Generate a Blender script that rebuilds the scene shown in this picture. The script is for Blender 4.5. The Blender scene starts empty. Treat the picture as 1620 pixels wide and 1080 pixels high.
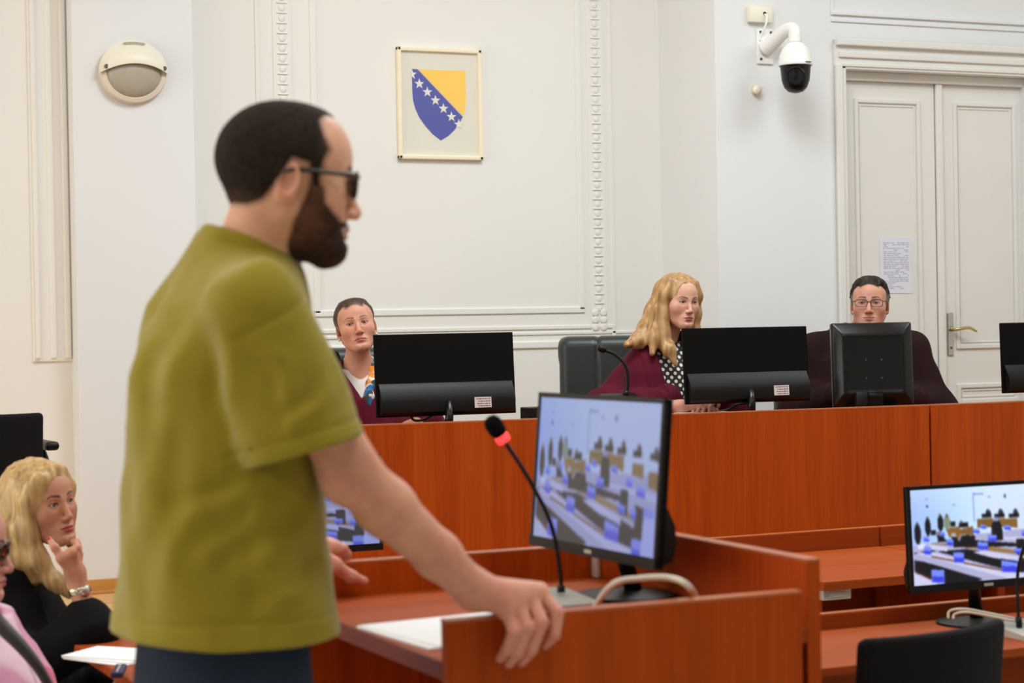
import bpy, bmesh, math, random
import numpy as np
from mathutils import Vector, Matrix

# ------------------------------------------------------------------ camera, world, lights, exposure
SC = bpy.context.scene
COL = SC.collection
V3 = lambda *a: np.array(a, dtype=float)
F_PX, YAW, PITCH, ROLL = 3150.0, math.radians(24.5), math.atan(28 / 3150.0), 0.018
CAM_POS = V3(0, 0, 1.55)
_f = V3(math.sin(YAW) * math.cos(PITCH), math.cos(YAW) * math.cos(PITCH), -math.sin(PITCH))
_r0 = V3(math.cos(YAW), -math.sin(YAW), 0)
_u0 = np.cross(_r0, _f)
_r = math.cos(ROLL) * _r0 - math.sin(ROLL) * _u0
_u = math.sin(ROLL) * _r0 + math.cos(ROLL) * _u0
cd = bpy.data.cameras.new('camera')
cd.sensor_width = 36.0
cd.lens = F_PX / 1620 * 36.0
cd.clip_start = 0.05
cd.dof.use_dof = True
cd.dof.focus_distance = 8.0
cd.dof.aperture_fstop = 5.2
cam = bpy.data.objects.new('camera', cd)
COL.objects.link(cam)
cam.matrix_world = Matrix(((_r[0], _u[0], -_f[0], CAM_POS[0]), (_r[1], _u[1], -_f[1], CAM_POS[1]),
                           (_r[2], _u[2], -_f[2], CAM_POS[2]), (0, 0, 0, 1)))
SC.camera = cam

def _plane(px, py, ax, v):                       # where a sight line meets an axis-aligned plane
    d = _f + (px - 810) / F_PX * _r - (py - 540) / F_PX * _u
    return CAM_POS + d * ((v - CAM_POS[ax]) / d[ax])
onX = lambda px, py, v: _plane(px, py, 0, v)
onY = lambda px, py, v: _plane(px, py, 1, v)
onZ = lambda px, py, v: _plane(px, py, 2, v)
at = lambda px, py, dist: CAM_POS + (_f + (px - 810) / F_PX * _r - (py - 540) / F_PX * _u) * dist

SC.view_settings.view_transform = 'Standard'
SC.view_settings.look = 'None'
SC.view_settings.exposure = 0.36
SC.view_settings.gamma = 1.0
SC.view_settings.use_curve_mapping = False
SC.cycles.max_bounces = 8
SC.cycles.diffuse_bounces = 5
SC.cycles.caustics_reflective = False
SC.cycles.caustics_refractive = False

world = bpy.data.worlds.new('world')
SC.world = world
world.use_nodes = True
world.node_tree.nodes['Background'].inputs[0].default_value = (1.0, 0.98, 0.95, 1)
world.node_tree.nodes['Background'].inputs[1].default_value = 0.25

def area_light(name, loc, target, sx, sy, power, color):
    l = bpy.data.lights.new(name, 'AREA')
    l.shape = 'RECTANGLE'; l.size = sx; l.size_y = sy; l.energy = power; l.color = color
    o = bpy.data.objects.new(name, l); COL.objects.link(o)
    o.location = loc
    o.rotation_euler = (Vector(target) - Vector(loc)).to_track_quat('-Z', 'Y').to_euler()
    return o
# ceiling luminaires over the room (in two rows) and area lights added at the left wall to brighten surfaces turned left
for x, y, e, c in [(-0.5, 2.3, 23, (1.0, 0.97, 0.94)), (2.6, 2.3, 40, (0.95, 0.985, 1.0)), (6.5, 2.3, 22, (0.92, 0.98, 1.0)),
                   (-0.3, 5.6, 18, (1.0, 0.97, 0.94)), (3.4, 6.0, 88, (0.89, 0.965, 1.0)), (6.6, 5.6, 50, (0.88, 0.965, 1.0))]:
    area_light('ceiling_luminaire_light', (x, y, 4.35), (x, y, 0), 1.6, 1.6, e, c)
for y, e in ((0.6, 14), (4.6, 34), (6.9, 50)):
    area_light('left_fill_light', (-3.6, y, 2.3), (2.0, y + 0.3, 1.4), 1.3, 2.4, e, (1.0, 0.985, 0.95))

# ------------------------------------------------------------------ object helpers
def link(o, parent=None):
    COL.objects.link(o)
    if parent is not None:
        o.parent = parent
    return o

def tag(o, label=None, cat=None, group=None, kind=None):
    if label: o['label'] = label
    if cat: o['category'] = cat
    if group: o['group'] = group
    if kind: o['kind'] = kind
    return o

def thing(name, label, cat, loc=(0, 0, 0), rz=0.0, group=None, kind=None):
    o = bpy.data.objects.new(name, None)
    o.empty_display_size = 0.05
    o.location = [float(v) for v in loc]; o.rotation_euler = (0, 0, rz)
    link(o)
    return tag(o, label, cat, group, kind)

def mesh_obj(name, verts, faces, mat, parent=None, smooth=False, cols=None):
    me = bpy.data.meshes.new(name)
    if isinstance(faces, np.ndarray) and len(faces) > 500:
        nv, nf, k = len(verts), len(faces), faces.shape[1]
        me.vertices.add(nv); me.vertices.foreach_set('co', np.asarray(verts, np.float32).ravel())
        me.loops.add(nf * k); me.loops.foreach_set('vertex_index', faces.astype(np.int32).ravel())
        me.polygons.add(nf)
        me.polygons.foreach_set('loop_start', np.arange(0, nf * k, k, dtype=np.int32))
        me.update(calc_edges=True); me.validate()
    else:
        me.from_pydata([tuple(map(float, v)) for v in verts], [], [tuple(map(int, f)) for f in faces])
        me.update()
    if smooth:
        me.polygons.foreach_set('use_smooth', np.ones(len(me.polygons), dtype=bool))
    if cols is not None:
        a = me.color_attributes.new('Col', 'FLOAT_COLOR', 'POINT')
        c4 = np.ones((len(verts), 4), np.float32); c4[:, :3] = cols
        a.data.foreach_set('color', c4.ravel())
    if mat is not None:
        me.materials.append(mat)
    return link(bpy.data.objects.new(name, me), parent)

class MB:
    """collects shapes into one mesh"""
    def __init__(s):
        s.v, s.f = [], []
    def add(s, v, f):
        o = len(s.v); s.v += [tuple(map(float, p)) for p in v]; s.f += [tuple(i + o for i in q) for q in f]
        return s
    def box(s, c, d, rot=None, bev=0.0):
        bm = bmesh.new(); bmesh.ops.create_cube(bm, size=1.0)
        bmesh.ops.scale(bm, vec=d, verts=bm.verts)
        if bev > 0:
            bmesh.ops.bevel(bm, geom=bm.edges[:], offset=bev, segments=2, affect='EDGES', profile=0.5)
        if rot is not None:
            bmesh.ops.transform(bm, matrix=rot.to_4x4(), verts=bm.verts)
        bmesh.ops.translate(bm, vec=c, verts=bm.verts)
        return s._bm(bm)
    def _bm(s, bm):
        bm.verts.index_update()
        s.add([v.co[:] for v in bm.verts], [[v.index for v in f.verts] for f in bm.faces]); bm.free(); return s
    def b2(s, lo, hi, bev=0.0):
        lo, hi = np.minimum(lo, hi), np.maximum(lo, hi)
        return s.box(tuple((np.array(lo) + hi) / 2), tuple(np.array(hi, float) - lo), None, bev)
    def prism(s, poly, lo, hi, axis=2):
        """extrude a 2-D polygon along an axis"""
        n = len(poly); V = []
        for h in (lo, hi):
            for a, b in poly:
                V.append({2: (a, b, h), 1: (a, h, b), 0: (h, a, b)}[axis])
        fs = [tuple(range(n))[::-1], tuple(range(n, 2 * n))] + [(i, (i + 1) % n, n + (i + 1) % n, n + i) for i in range(n)]
        return s.add(V, fs)
    def tube(s, pts, rad, seg=10, cap=True):
        pts = np.array(pts, float); n = len(pts)
        rad = np.full(n, rad) if np.isscalar(rad) else np.array(rad, float)
        t = np.gradient(pts, axis=0); t /= np.linalg.norm(t, axis=1)[:, None] + 1e-12
        up = V3(0, 0, 1) if abs(t[0][2]) < 0.9 else V3(1, 0, 0)
        a = np.cross(t[0], up); a /= np.linalg.norm(a); V = []
        for i in range(n):
            a = a - t[i] * (a @ t[i]); a /= np.linalg.norm(a); b = np.cross(t[i], a)
            for k in range(seg):
                w = 2 * math.pi * k / seg
                V.append(pts[i] + rad[i] * (math.cos(w) * a + math.sin(w) * b))
        fs = [(i * seg + k, i * seg + (k + 1) % seg, (i + 1) * seg + (k + 1) % seg, (i + 1) * seg + k) for i in range(n - 1) for k in range(seg)]
        if cap:
            fs += [tuple(range(seg))[::-1], tuple(range((n - 1) * seg, n * seg))]
        return s.add(V, fs)
    def lathe(s, prof, c=(0, 0, 0), axis=V3(0, 0, 1), seg=24):
        """prof: (radius, height) pairs"""
        axis = np.array(axis, float) / np.linalg.norm(axis)
        up = V3(0, 0, 1) if abs(axis[2]) < 0.9 else V3(1, 0, 0)
        a = np.cross(axis, up); a /= np.linalg.norm(a); b = np.cross(axis, a); V = []
        for r, h in prof:
            for k in range(seg):
                w = 2 * math.pi * k / seg
                V.append(np.array(c) + axis * h + max(r, 1e-5) * (math.cos(w) * a + math.sin(w) * b))
        n = len(prof)
        fs = [(i * seg + k, i * seg + (k + 1) % seg, (i + 1) * seg + (k + 1) % seg, (i + 1) * seg + k) for i in range(n - 1) for k in range(seg)]
        fs += [tuple(range(seg))[::-1], tuple(range((n - 1) * seg, n * seg))]
        return s.add(V, fs)
    def build(s, name, mat, parent=None, smooth=False, auto=None):
        o = mesh_obj(name, s.v, s.f, mat, parent, smooth or auto is not None)
        bm = bmesh.new(); bm.from_mesh(o.data); bmesh.ops.recalc_face_normals(bm, faces=bm.faces); bm.to_mesh(o.data); bm.free()
        if auto is not None:
            o.data.set_sharp_from_angle(angle=math.radians(auto))
        return o

def spline(pts, n=40):
    """Catmull-Rom through points"""
    P = np.array(pts, float); P = np.vstack([2 * P[0] - P[1], P, 2 * P[-1] - P[-2]]); out = []
    m = len(P) - 3
    for t in np.linspace(0, m - 1e-6, n):
        i = int(t); u = t - i; a, b, c, d = P[i:i + 4]
        out.append(0.5 * (2 * b + (c - a) * u + (2 * a - 5 * b + 4 * c - d) * u * u + (3 * b - a - 3 * c + d) * u ** 3))
    return np.array(out)

# ------------------------------------------------------------------ signed-distance modelling for bodies, hair and cloth
def lin(r, g, b):
    return np.array([(c / 255 / 12.92) if c / 255 <= 0.04045 else ((c / 255 + 0.055) / 1.055) ** 2.4 for c in (r, g, b)])

def smin(a, b, k):
    h = np.maximum(k - np.abs(a - b), 0) / k
    return np.minimum(a, b) - h * h * k * 0.25
def smax(a, b, k):
    return -smin(-a, -b, k)
def sph(P, c, r):
    return np.linalg.norm(P - np.array(c), axis=1) - r
def ell(P, c, r, R=None):
    q = P - np.array(c, float)
    if R is not None:
        q = q @ R
    r = np.array(r, float)
    k0 = np.linalg.norm(q / r, axis=1); k1 = np.linalg.norm(q / (r * r), axis=1)
    return k0 * (k0 - 1) / np.maximum(k1, 1e-9)
def cone(P, a, b, ra, rb):
    a = np.array(a, float); ba = np.array(b, float) - a
    q = P - a
    t = np.clip(q @ ba / (ba @ ba), 0, 1)
    return np.linalg.norm(q - t[:, None] * ba, axis=1) - (ra + (rb - ra) * t)
def chain(P, pts, rad, k=0.01):
    d = None
    for i in range(len(pts) - 1):
        e = cone(P, pts[i], pts[i + 1], rad[i], rad[i + 1])
        d = e if d is None else smin(d, e, k)
    return d
def rbox(P, c, h, r, R=None):
    q = P - np.array(c, float)
    if R is not None:
        q = q @ R
    q = np.abs(q) - (np.array(h, float) - r)
    return np.linalg.norm(np.maximum(q, 0), axis=1) + np.minimum(q.max(axis=1), 0) - r
def loft(P, z, cx, cy, rx, ry, n=2.3):
    """upright loft of superellipse sections: arrays over z"""
    Z = np.clip(P[:, 2], z[0], z[-1])
    x = (P[:, 0] - np.interp(Z, z, cx)); y = (P[:, 1] - np.interp(Z, z, cy))
    a = np.interp(Z, z, rx); b = np.interp(Z, z, ry)
    q = (np.abs(x / a) ** n + np.abs(y / b) ** n) ** (1.0 / n)
    rad = np.sqrt(x * x + y * y)
    d = np.where(q > 1e-4, rad * (1 - 1 / np.maximum(q, 1e-4)), -np.minimum(a, b))
    return np.maximum(d, np.maximum(z[0] - P[:, 2], P[:, 2] - z[-1]))
def plane(P, c, n):
    n = np.array(n, float); n /= np.linalg.norm(n)
    return (P - np.array(c, float)) @ n
def euler(rx=0, ry=0, rz=0):
    """3x3 local axes as columns, degrees"""
    return np.array((Matrix.Rotation(math.radians(rz), 3, 'Z') @ Matrix.Rotation(math.radians(ry), 3, 'Y') @ Matrix.Rotation(math.radians(rx), 3, 'X')))

_RS = np.random.RandomState(7)
_PERM = np.concatenate([_RS.permutation(256)] * 3)
_GV = _RS.uniform(-1, 1, 256)
def vnoise(P):
    """smooth value noise in [-1, 1]"""
    i = np.floor(P).astype(int); f = P - i; f = f * f * (3 - 2 * f); i &= 255
    def g(a, b, c):
        return _GV[_PERM[_PERM[_PERM[(i[:, 0] + a) & 255] + ((i[:, 1] + b) & 255)] + ((i[:, 2] + c) & 255)]]
    x0 = g(0, 0, 0) * (1 - f[:, 0]) + g(1, 0, 0) * f[:, 0]; x1 = g(0, 1, 0) * (1 - f[:, 0]) + g(1, 1, 0) * f[:, 0]
    x2 = g(0, 0, 1) * (1 - f[:, 0]) + g(1, 0, 1) * f[:, 0]; x3 = g(0, 1, 1) * (1 - f[:, 0]) + g(1, 1, 1) * f[:, 0]
    return (x0 * (1 - f[:, 1]) + x1 * f[:, 1]) * (1 - f[:, 2]) + (x2 * (1 - f[:, 1]) + x3 * f[:, 1]) * f[:, 2]

def mesh_sdf(fn, lo, hi, h, project=True):
    """surface nets over a sign-distance function, refined only near the surface"""
    lo = np.array(lo, float); hi = np.array(hi, float)
    B = 4
    nb = np.ceil((hi - lo) / (h * B)).astype(int) + 1
    ax = [lo[i] + h * B * np.arange(nb[i] + 1) for i in range(3)]
    G = np.stack(np.meshgrid(*ax, indexing='ij'), -1).reshape(-1, 3)
    dc = fn(G).reshape([n + 1 for n in nb])
    N = nb * B
    d = np.repeat(np.repeat(np.repeat(dc, B, 0), B, 1), B, 2)[:N[0] + 1, :N[1] + 1, :N[2] + 1].astype(np.float32)
    idx = np.argwhere(np.abs(d) < h * B * 2.6)
    P = lo + idx * h
    for k in range(0, len(P), 400000):
        q = idx[k:k + 400000]
        d[q[:, 0], q[:, 1], q[:, 2]] = fn(P[k:k + 400000])
    s = d < 0
    c = np.zeros(N, np.int8)
    for a in (0, 1):
        for b in (0, 1):
            for e in (0, 1):
                c += s[a:N[0] + a, b:N[1] + b, e:N[2] + e]
    act = np.argwhere((c > 0) & (c < 8))
    cid = np.full(N, -1, np.int32); cid[act[:, 0], act[:, 1], act[:, 2]] = np.arange(len(act))
    acc = np.zeros((len(act), 3)); cnt = np.zeros(len(act))
    corners = [(a, b, e) for a in (0, 1) for b in (0, 1) for e in (0, 1)]
    val = {k: d[act[:, 0] + k[0], act[:, 1] + k[1], act[:, 2] + k[2]] for k in corners}
    for k in corners:
        for axn in range(3):
            if k[axn] == 0:
                m = list(k); m[axn] = 1; m = tuple(m)
                va, vb = val[k], val[m]
                x = (va < 0) != (vb < 0)
                t = np.where(x, va / np.where(x, va - vb, 1), 0)
                p = np.tile(np.array(k, float), (len(act), 1)); p[:, axn] += t
                acc += p * x[:, None]; cnt += x
    V = lo + (act + acc / cnt[:, None]) * h
    quads = []
    for axn in range(3):
        o1, o2 = [i for i in range(3) if i != axn]
        sl0 = [slice(None)] * 3; sl1 = [slice(None)] * 3
        sl0[axn] = slice(0, N[axn]); sl1[axn] = slice(1, N[axn] + 1)
        for ww in (sl0, sl1):
            ww[o1] = slice(1, N[o1]); ww[o2] = slice(1, N[o2])
        a, b = s[tuple(sl0)], s[tuple(sl1)]
        e = np.argwhere(a != b)
        inside = a[e[:, 0], e[:, 1], e[:, 2]]
        e[:, o1] += 1; e[:, o2] += 1
        def cell(d1, d2):
            q = e.copy(); q[:, o1] -= d1; q[:, o2] -= d2
            return cid[q[:, 0], q[:, 1], q[:, 2]]
        Q = np.stack([cell(1, 1), cell(0, 1), cell(0, 0), cell(1, 0)], 1)
        flip = inside if axn != 1 else ~inside
        Q[~flip] = Q[~flip][:, ::-1]
        quads.append(Q)
    Q = np.concatenate(quads)
    if project:
        e = h * 0.4
        for _ in range(1):
            d0 = fn(V)
            g = np.stack([fn(V + np.eye(3)[i] * e) - d0 for i in range(3)], 1) / e
            st = -d0[:, None] * g / np.maximum((g * g).sum(1), 0.2)[:, None]
            ln = np.linalg.norm(st, axis=1); st *= np.minimum(1, 0.7 * h / np.maximum(ln, 1e-9))[:, None]
            V = V + st
    return V, Q

def sdf_obj(name, fn, lo, hi, h, mat, parent=None, col=None, xf=None, project=True):
    """xf: (R, t, scale) from local to world"""
    V, Q = mesh_sdf(fn, lo, hi, h, project)
    c = col(V) if col is not None else None
    if xf is not None:
        R, t, sc = xf; V = (V * sc) @ np.array(R).T + np.array(t)
    return mesh_obj(name, V, Q, mat, parent, True, c)

def join_parts(parts):
    """list of (V, Q, C) -> one"""
    V, Q, C, o = [], [], [], 0
    for v, q, c in parts:
        V.append(v); Q.append(q + o); C.append(c); o += len(v)
    return np.concatenate(V), np.concatenate(Q), np.concatenate(C)
def sstep(a, b, x):
    t = np.clip((x - a) / (b - a), 0, 1); return t * t * (3 - 2 * t)
def mix(c, d, m):
    return c * (1 - m[:, None]) + np.array(d)[None, :] * m[:, None]

# ------------------------------------------------------------------ materials
def mat(name, color=(0.5, 0.5, 0.5), rough=0.5, metal=0.0, spec=0.5, **kw):
    m = bpy.data.materials.new(name); m.use_nodes = True
    b = m.node_tree.nodes['Principled BSDF']
    b.inputs['Base Color'].default_value = (*[float(c) for c in color], 1)
    b.inputs['Roughness'].default_value = rough
    b.inputs['Metallic'].default_value = metal
    b.inputs['Specular IOR Level'].default_value = spec
    for k, v in kw.items():
        b.inputs[k.replace('_', ' ')].default_value = v
    return m
def nodes(m):
    return m.node_tree.nodes, m.node_tree.links, m.node_tree.nodes['Principled BSDF']
def add_noise(m, scale, amount, stretch=(1, 1, 1), bump=0.0, detail=4, c2=None, bdist=0.002):
    """colour variation and/or bump from noise in object space"""
    N, L, b = nodes(m)
    tc = N.new('ShaderNodeTexCoord'); mp = N.new('ShaderNodeMapping'); mp.inputs['Scale'].default_value = stretch
    n = N.new('ShaderNodeTexNoise'); n.inputs['Scale'].default_value = scale; n.inputs['Detail'].default_value = detail
    L.new(tc.outputs['Object'], mp.inputs[0]); L.new(mp.outputs[0], n.inputs['Vector'])
    if amount > 0:
        c = b.inputs['Base Color'].default_value[:3]
        r = N.new('ShaderNodeValToRGB')
        lo = c2 if c2 is not None else [x * (1 - amount) for x in c]
        r.color_ramp.elements[0].position = 0.3; r.color_ramp.elements[1].position = 0.7
        r.color_ramp.elements[0].color = (*lo, 1); r.color_ramp.elements[1].color = (*[min(1, x * (1 + amount * 0.6)) for x in c], 1)
        L.new(n.outputs['Fac'], r.inputs[0]); L.new(r.outputs[0], b.inputs['Base Color'])
    if bump > 0:
        bp = N.new('ShaderNodeBump'); bp.inputs['Strength'].default_value = bump; bp.inputs['Distance'].default_value = bdist
        L.new(n.outputs['Fac'], bp.inputs['Height']); L.new(bp.outputs[0], b.inputs['Normal'])
    return m
def attr_mat(name, rough=0.6, spec=0.4, bump=0.0, bscale=300, sss=0.0, sheen=0.0, stretch=(1, 1, 1), bdist=0.001, cvar=0.0, cscale=80):
    """base colour from the painted vertex colour attribute"""
    m = mat(name, rough=rough, spec=spec); N, L, b = nodes(m)
    a = N.new('ShaderNodeAttribute'); a.attribute_name = 'Col'
    out = a.outputs['Color']
    tc = N.new('ShaderNodeTexCoord'); mp = N.new('ShaderNodeMapping'); mp.inputs['Scale'].default_value = stretch
    L.new(tc.outputs['Object'], mp.inputs[0])
    if cvar > 0:
        n2 = N.new('ShaderNodeTexNoise'); n2.inputs['Scale'].default_value = cscale; n2.inputs['Detail'].default_value = 3
        L.new(mp.outputs[0], n2.inputs['Vector'])
        mr = N.new('ShaderNodeMapRange'); mr.inputs[1].default_value = 0.3; mr.inputs[2].default_value = 0.7
        mr.inputs[3].default_value = 1 - cvar; mr.inputs[4].default_value = 1 + cvar
        L.new(n2.outputs['Fac'], mr.inputs[0])
        mx = N.new('ShaderNodeVectorMath'); mx.operation = 'SCALE'
        L.new(out, mx.inputs[0]); L.new(mr.outputs[0], mx.inputs['Scale']); out = mx.outputs[0]
    L.new(out, b.inputs['Base Color'])
    if sss > 0:
        b.inputs['Subsurface Weight'].default_value = sss
        b.inputs['Subsurface Radius'].default_value = (0.012, 0.005, 0.003)
        b.inputs['Subsurface Scale'].default_value = 0.6
    if sheen > 0:
        b.inputs['Sheen Weight'].default_value = sheen
    if bump > 0:
        n = N.new('ShaderNodeTexNoise'); n.inputs['Scale'].default_value = bscale; n.inputs['Detail'].default_value = 3
        L.new(mp.outputs[0], n.inputs['Vector'])
        bp = N.new('ShaderNodeBump'); bp.inputs['Strength'].default_value = bump; bp.inputs['Distance'].default_value = bdist
        L.new(n.outputs['Fac'], bp.inputs['Height']); L.new(bp.outputs[0], b.inputs['Normal'])
    return m
def wood_mat(name, c1, c2, rough=0.42, stretch=(14, 14, 0.5), seed=0.0, scale=6.0):
    """laminate with fine grain running along one axis"""
    m = mat(name, c1, rough, spec=0.22); N, L, b = nodes(m)
    tc = N.new('ShaderNodeTexCoord'); mp = N.new('ShaderNodeMapping'); mp.inputs['Scale'].default_value = stretch
    mp.inputs['Location'].default_value = (seed, seed * 1.7, seed * 0.6)
    L.new(tc.outputs['Object'], mp.inputs[0])
    n1 = N.new('ShaderNodeTexNoise'); n1.inputs['Scale'].default_value = scale; n1.inputs['Detail'].default_value = 8; n1.inputs['Roughness'].default_value = 0.65
    n2 = N.new('ShaderNodeTexNoise'); n2.inputs['Scale'].default_value = scale * 0.22; n2.inputs['Detail'].default_value = 3
    L.new(mp.outputs[0], n1.inputs['Vector']); L.new(mp.outputs[0], n2.inputs['Vector'])
    ad = N.new('ShaderNodeMath'); ad.operation = 'MULTIPLY_ADD'; ad.inputs[1].default_value = 0.55
    ml = N.new('ShaderNodeMath'); ml.operation = 'MULTIPLY'; ml.inputs[1].default_value = 0.45
    L.new(n2.outputs['Fac'], ml.inputs[0]); L.new(n1.outputs['Fac'], ad.inputs[0]); L.new(ml.outputs[0], ad.inputs[2])
    r = N.new('ShaderNodeValToRGB')
    r.color_ramp.elements[0].position = 0.36; r.color_ramp.elements[1].position = 0.62
    r.color_ramp.elements[0].color = (*c2, 1); r.color_ramp.elements[1].color = (*c1, 1)
    L.new(ad.outputs[0], r.inputs[0]); L.new(r.outputs[0], b.inputs['Base Color'])
    return m

M = {}
M['wall'] = add_noise(mat('wall_paint', lin(235, 233, 227), 0.75, spec=0.25), 1.2, 0.015, bump=0.05, detail=6)
M['wall_cool'] = add_noise(mat('wall_paint_white', lin(230, 231, 231), 0.75, spec=0.25), 1.2, 0.015, bump=0.05, detail=6)
M['ceiling'] = mat('ceiling_paint', lin(240, 238, 232), 0.85)
M['door_paint'] = add_noise(mat('door_paint', lin(230, 227, 221), 0.45), 3, 0.02)
W1, W2 = lin(184, 76, 12), lin(156, 58, 6)
M['wood_v'] = wood_mat('cherry_laminate_upright', W1, W2)
M['wood_v2'] = wood_mat('cherry_laminate_upright_lectern', W1, W2, seed=3.3)
M['wood_h'] = wood_mat('cherry_laminate_flat', lin(164, 74, 24), lin(144, 60, 15), stretch=(0.5, 14, 14))
M['wood_hy'] = wood_mat('cherry_laminate_flat_deep', lin(164, 74, 24), lin(144, 60, 15), stretch=(14, 0.5, 14))
M['wood_edge'] = wood_mat('cherry_edge_band', lin(190, 110, 66), lin(172, 92, 50), stretch=(0.5, 14, 14), rough=0.3)
M['wood_edge_dark'] = wood_mat('dark_edge_band', lin(120, 52, 34), lin(98, 40, 26), stretch=(14, 0.5, 14), rough=0.35)
M['floor_light'] = add_noise(mat('pale_floor', lin(206, 200, 190), 0.3), 2, 0.05)
M['skirting'] = wood_mat('oak_skirting', lin(206, 150, 84), lin(186, 128, 62), stretch=(0.5, 14, 14))
M['parquet'] = [wood_mat('oak_parquet_%d' % i, lin(*a), lin(*b), stretch=(0.6, 12, 12), rough=0.28, seed=i * 2.1) for i, (a, b) in enumerate(
    [((222, 176, 118), (206, 156, 98)), ((214, 166, 106), (196, 146, 88)), ((228, 186, 130), (212, 166, 110))])]
M['black_plastic'] = add_noise(mat('black_plastic', lin(13, 13, 13), 0.42, spec=0.28), 900, 0.0, bump=0.05, detail=1, bdist=0.0003)
M['black_matte'] = mat('black_matte_plastic', lin(8, 8, 8), 0.6, spec=0.10)
M['black_gloss'] = mat('black_gloss_plastic', lin(10, 10, 11), 0.26, spec=0.35)
M['black_fabric'] = add_noise(mat('black_fabric', lin(15, 15, 16), 0.85, spec=0.2), 500, 0.3, bump=0.3, detail=2)
M['leather'] = add_noise(mat('dark_green_leather', lin(38, 46, 44), 0.38, spec=0.5), 160, 0.15, bump=0.25, detail=4, bdist=0.001)
M['white_plastic'] = mat('white_plastic', lin(240, 240, 236), 0.35)
M['cream_plastic'] = mat('cream_plastic', lin(236, 230, 212), 0.4)
M['cream_dark'] = mat('cream_plastic_lower_ring', lin(226, 212, 194), 0.45)
M['frost'] = add_noise(mat('frosted_glass', lin(176, 168, 152), 0.3), 40, 0.05)
M['grey_metal'] = mat('grey_metal', lin(190, 190, 184), 0.4, 0.3)
M['grey_plastic'] = mat('grey_plastic', lin(186, 186, 176), 0.45)
M['chrome'] = mat('satin_chrome', lin(190, 186, 178), 0.28, 0.9)
M['brass'] = mat('worn_brass', lin(200, 180, 130), 0.28, 0.9)
for k in ('wood_h', 'wood_hy', 'wood_v', 'wood_v2'):
    nodes(M[k])[2].inputs['Specular IOR Level'].default_value = 0.12; nodes(M[k])[2].inputs['Roughness'].default_value = 0.5
M['screw'] = mat('screw_metal', lin(90, 88, 84), 0.4, 0.8)
M['paper'] = add_noise(mat('white_paper', lin(240, 240, 240), 0.8, spec=0.2), 8, 0.02)
M['paper_cool'] = mat('cool_white_paper', lin(226, 226, 238), 0.8, spec=0.2)
M['ink'] = mat('printed_ink', lin(168, 166, 184), 0.8)
M['ink_dark'] = mat('dark_printed_ink', lin(60, 54, 58), 0.8)
M['sticker'] = mat('label_paper', lin(214, 204, 202), 0.6)
M['gilt'] = mat('pale_gilt_frame', lin(246, 234, 206), 0.35)
M['mount'] = mat('ivory_mount_board', lin(226, 222, 206), 0.75)
M['flag_blue'] = mat('print_blue', lin(40, 52, 158), 0.5)
M['flag_yellow'] = mat('print_yellow', lin(254, 204, 62), 0.5)
M['flag_white'] = mat('print_white', lin(232, 228, 216), 0.6)
M['navy'] = mat('navy_fabric', lin(28, 26, 72), 0.6)
M['cable_white'] = mat('white_cable', lin(216, 208, 192), 0.5)
M['cable_black'] = mat('black_cable', lin(16, 16, 16), 0.5)
M['foam'] = add_noise(mat('microphone_foam', lin(13, 12, 12), 0.95, spec=0.1), 600, 0.3, bump=0.5, detail=2)
M['red_ring'] = mat('red_ring_lamp', lin(255, 40, 40), 0.4, Emission_Color=(1, 0.05, 0.05, 1), Emission_Strength=1.3)
M['skin'] = attr_mat('skin', 0.5, 0.35, bump=0.12, bscale=260, sss=0.12, cvar=0.04, cscale=60)
M['hair'] = attr_mat('hair', 0.42, 0.4, bump=0.0)
M['hair_matte'] = attr_mat('cropped_hair', 0.85, 0.15, bump=0.3, bscale=500)
M['cloth'] = attr_mat('cotton_cloth', 0.9, 0.15, bump=0.25, bscale=700, sheen=0.25, cvar=0.05, cscale=240)
M['robe'] = attr_mat('robe_cloth', 0.75, 0.15, bump=0.2, bscale=800, sheen=0.0, cvar=0.04, cscale=200)
M['denim'] = add_noise(mat('denim', lin(40, 50, 66), 0.9, spec=0.15), 500, 0.25, bump=0.3, detail=2)
M['eye'] = attr_mat('eye_surface', 0.12, 0.5)
M['frame_dark'] = mat('spectacle_frame', lin(38, 22, 18), 0.25)
M['frame_metal'] = mat('thin_metal_spectacle_frame', lin(52, 46, 42), 0.3, 0.7)
M['watch'] = mat('watch_steel', lin(200, 190, 160), 0.25, 0.9)
M['pearl'] = mat('pearl', lin(236, 228, 216), 0.2)
M['nail_red'] = mat('red_nail_polish', lin(200, 20, 24), 0.2)
def lens_mat(name, tint, alpha):
    m = mat(name, tint, 0.05); N, L, b = nodes(m)
    b.inputs['Alpha'].default_value = alpha
    return m
M['lens_dark'] = lens_mat('brown_tinted_lens', lin(40, 24, 20), 0.75)
M['lens'] = lens_mat('clear_lens', lin(120, 118, 116), 0.04)
M['glass'] = lens_mat('picture_glass', lin(255, 255, 255), 0.04)

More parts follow.
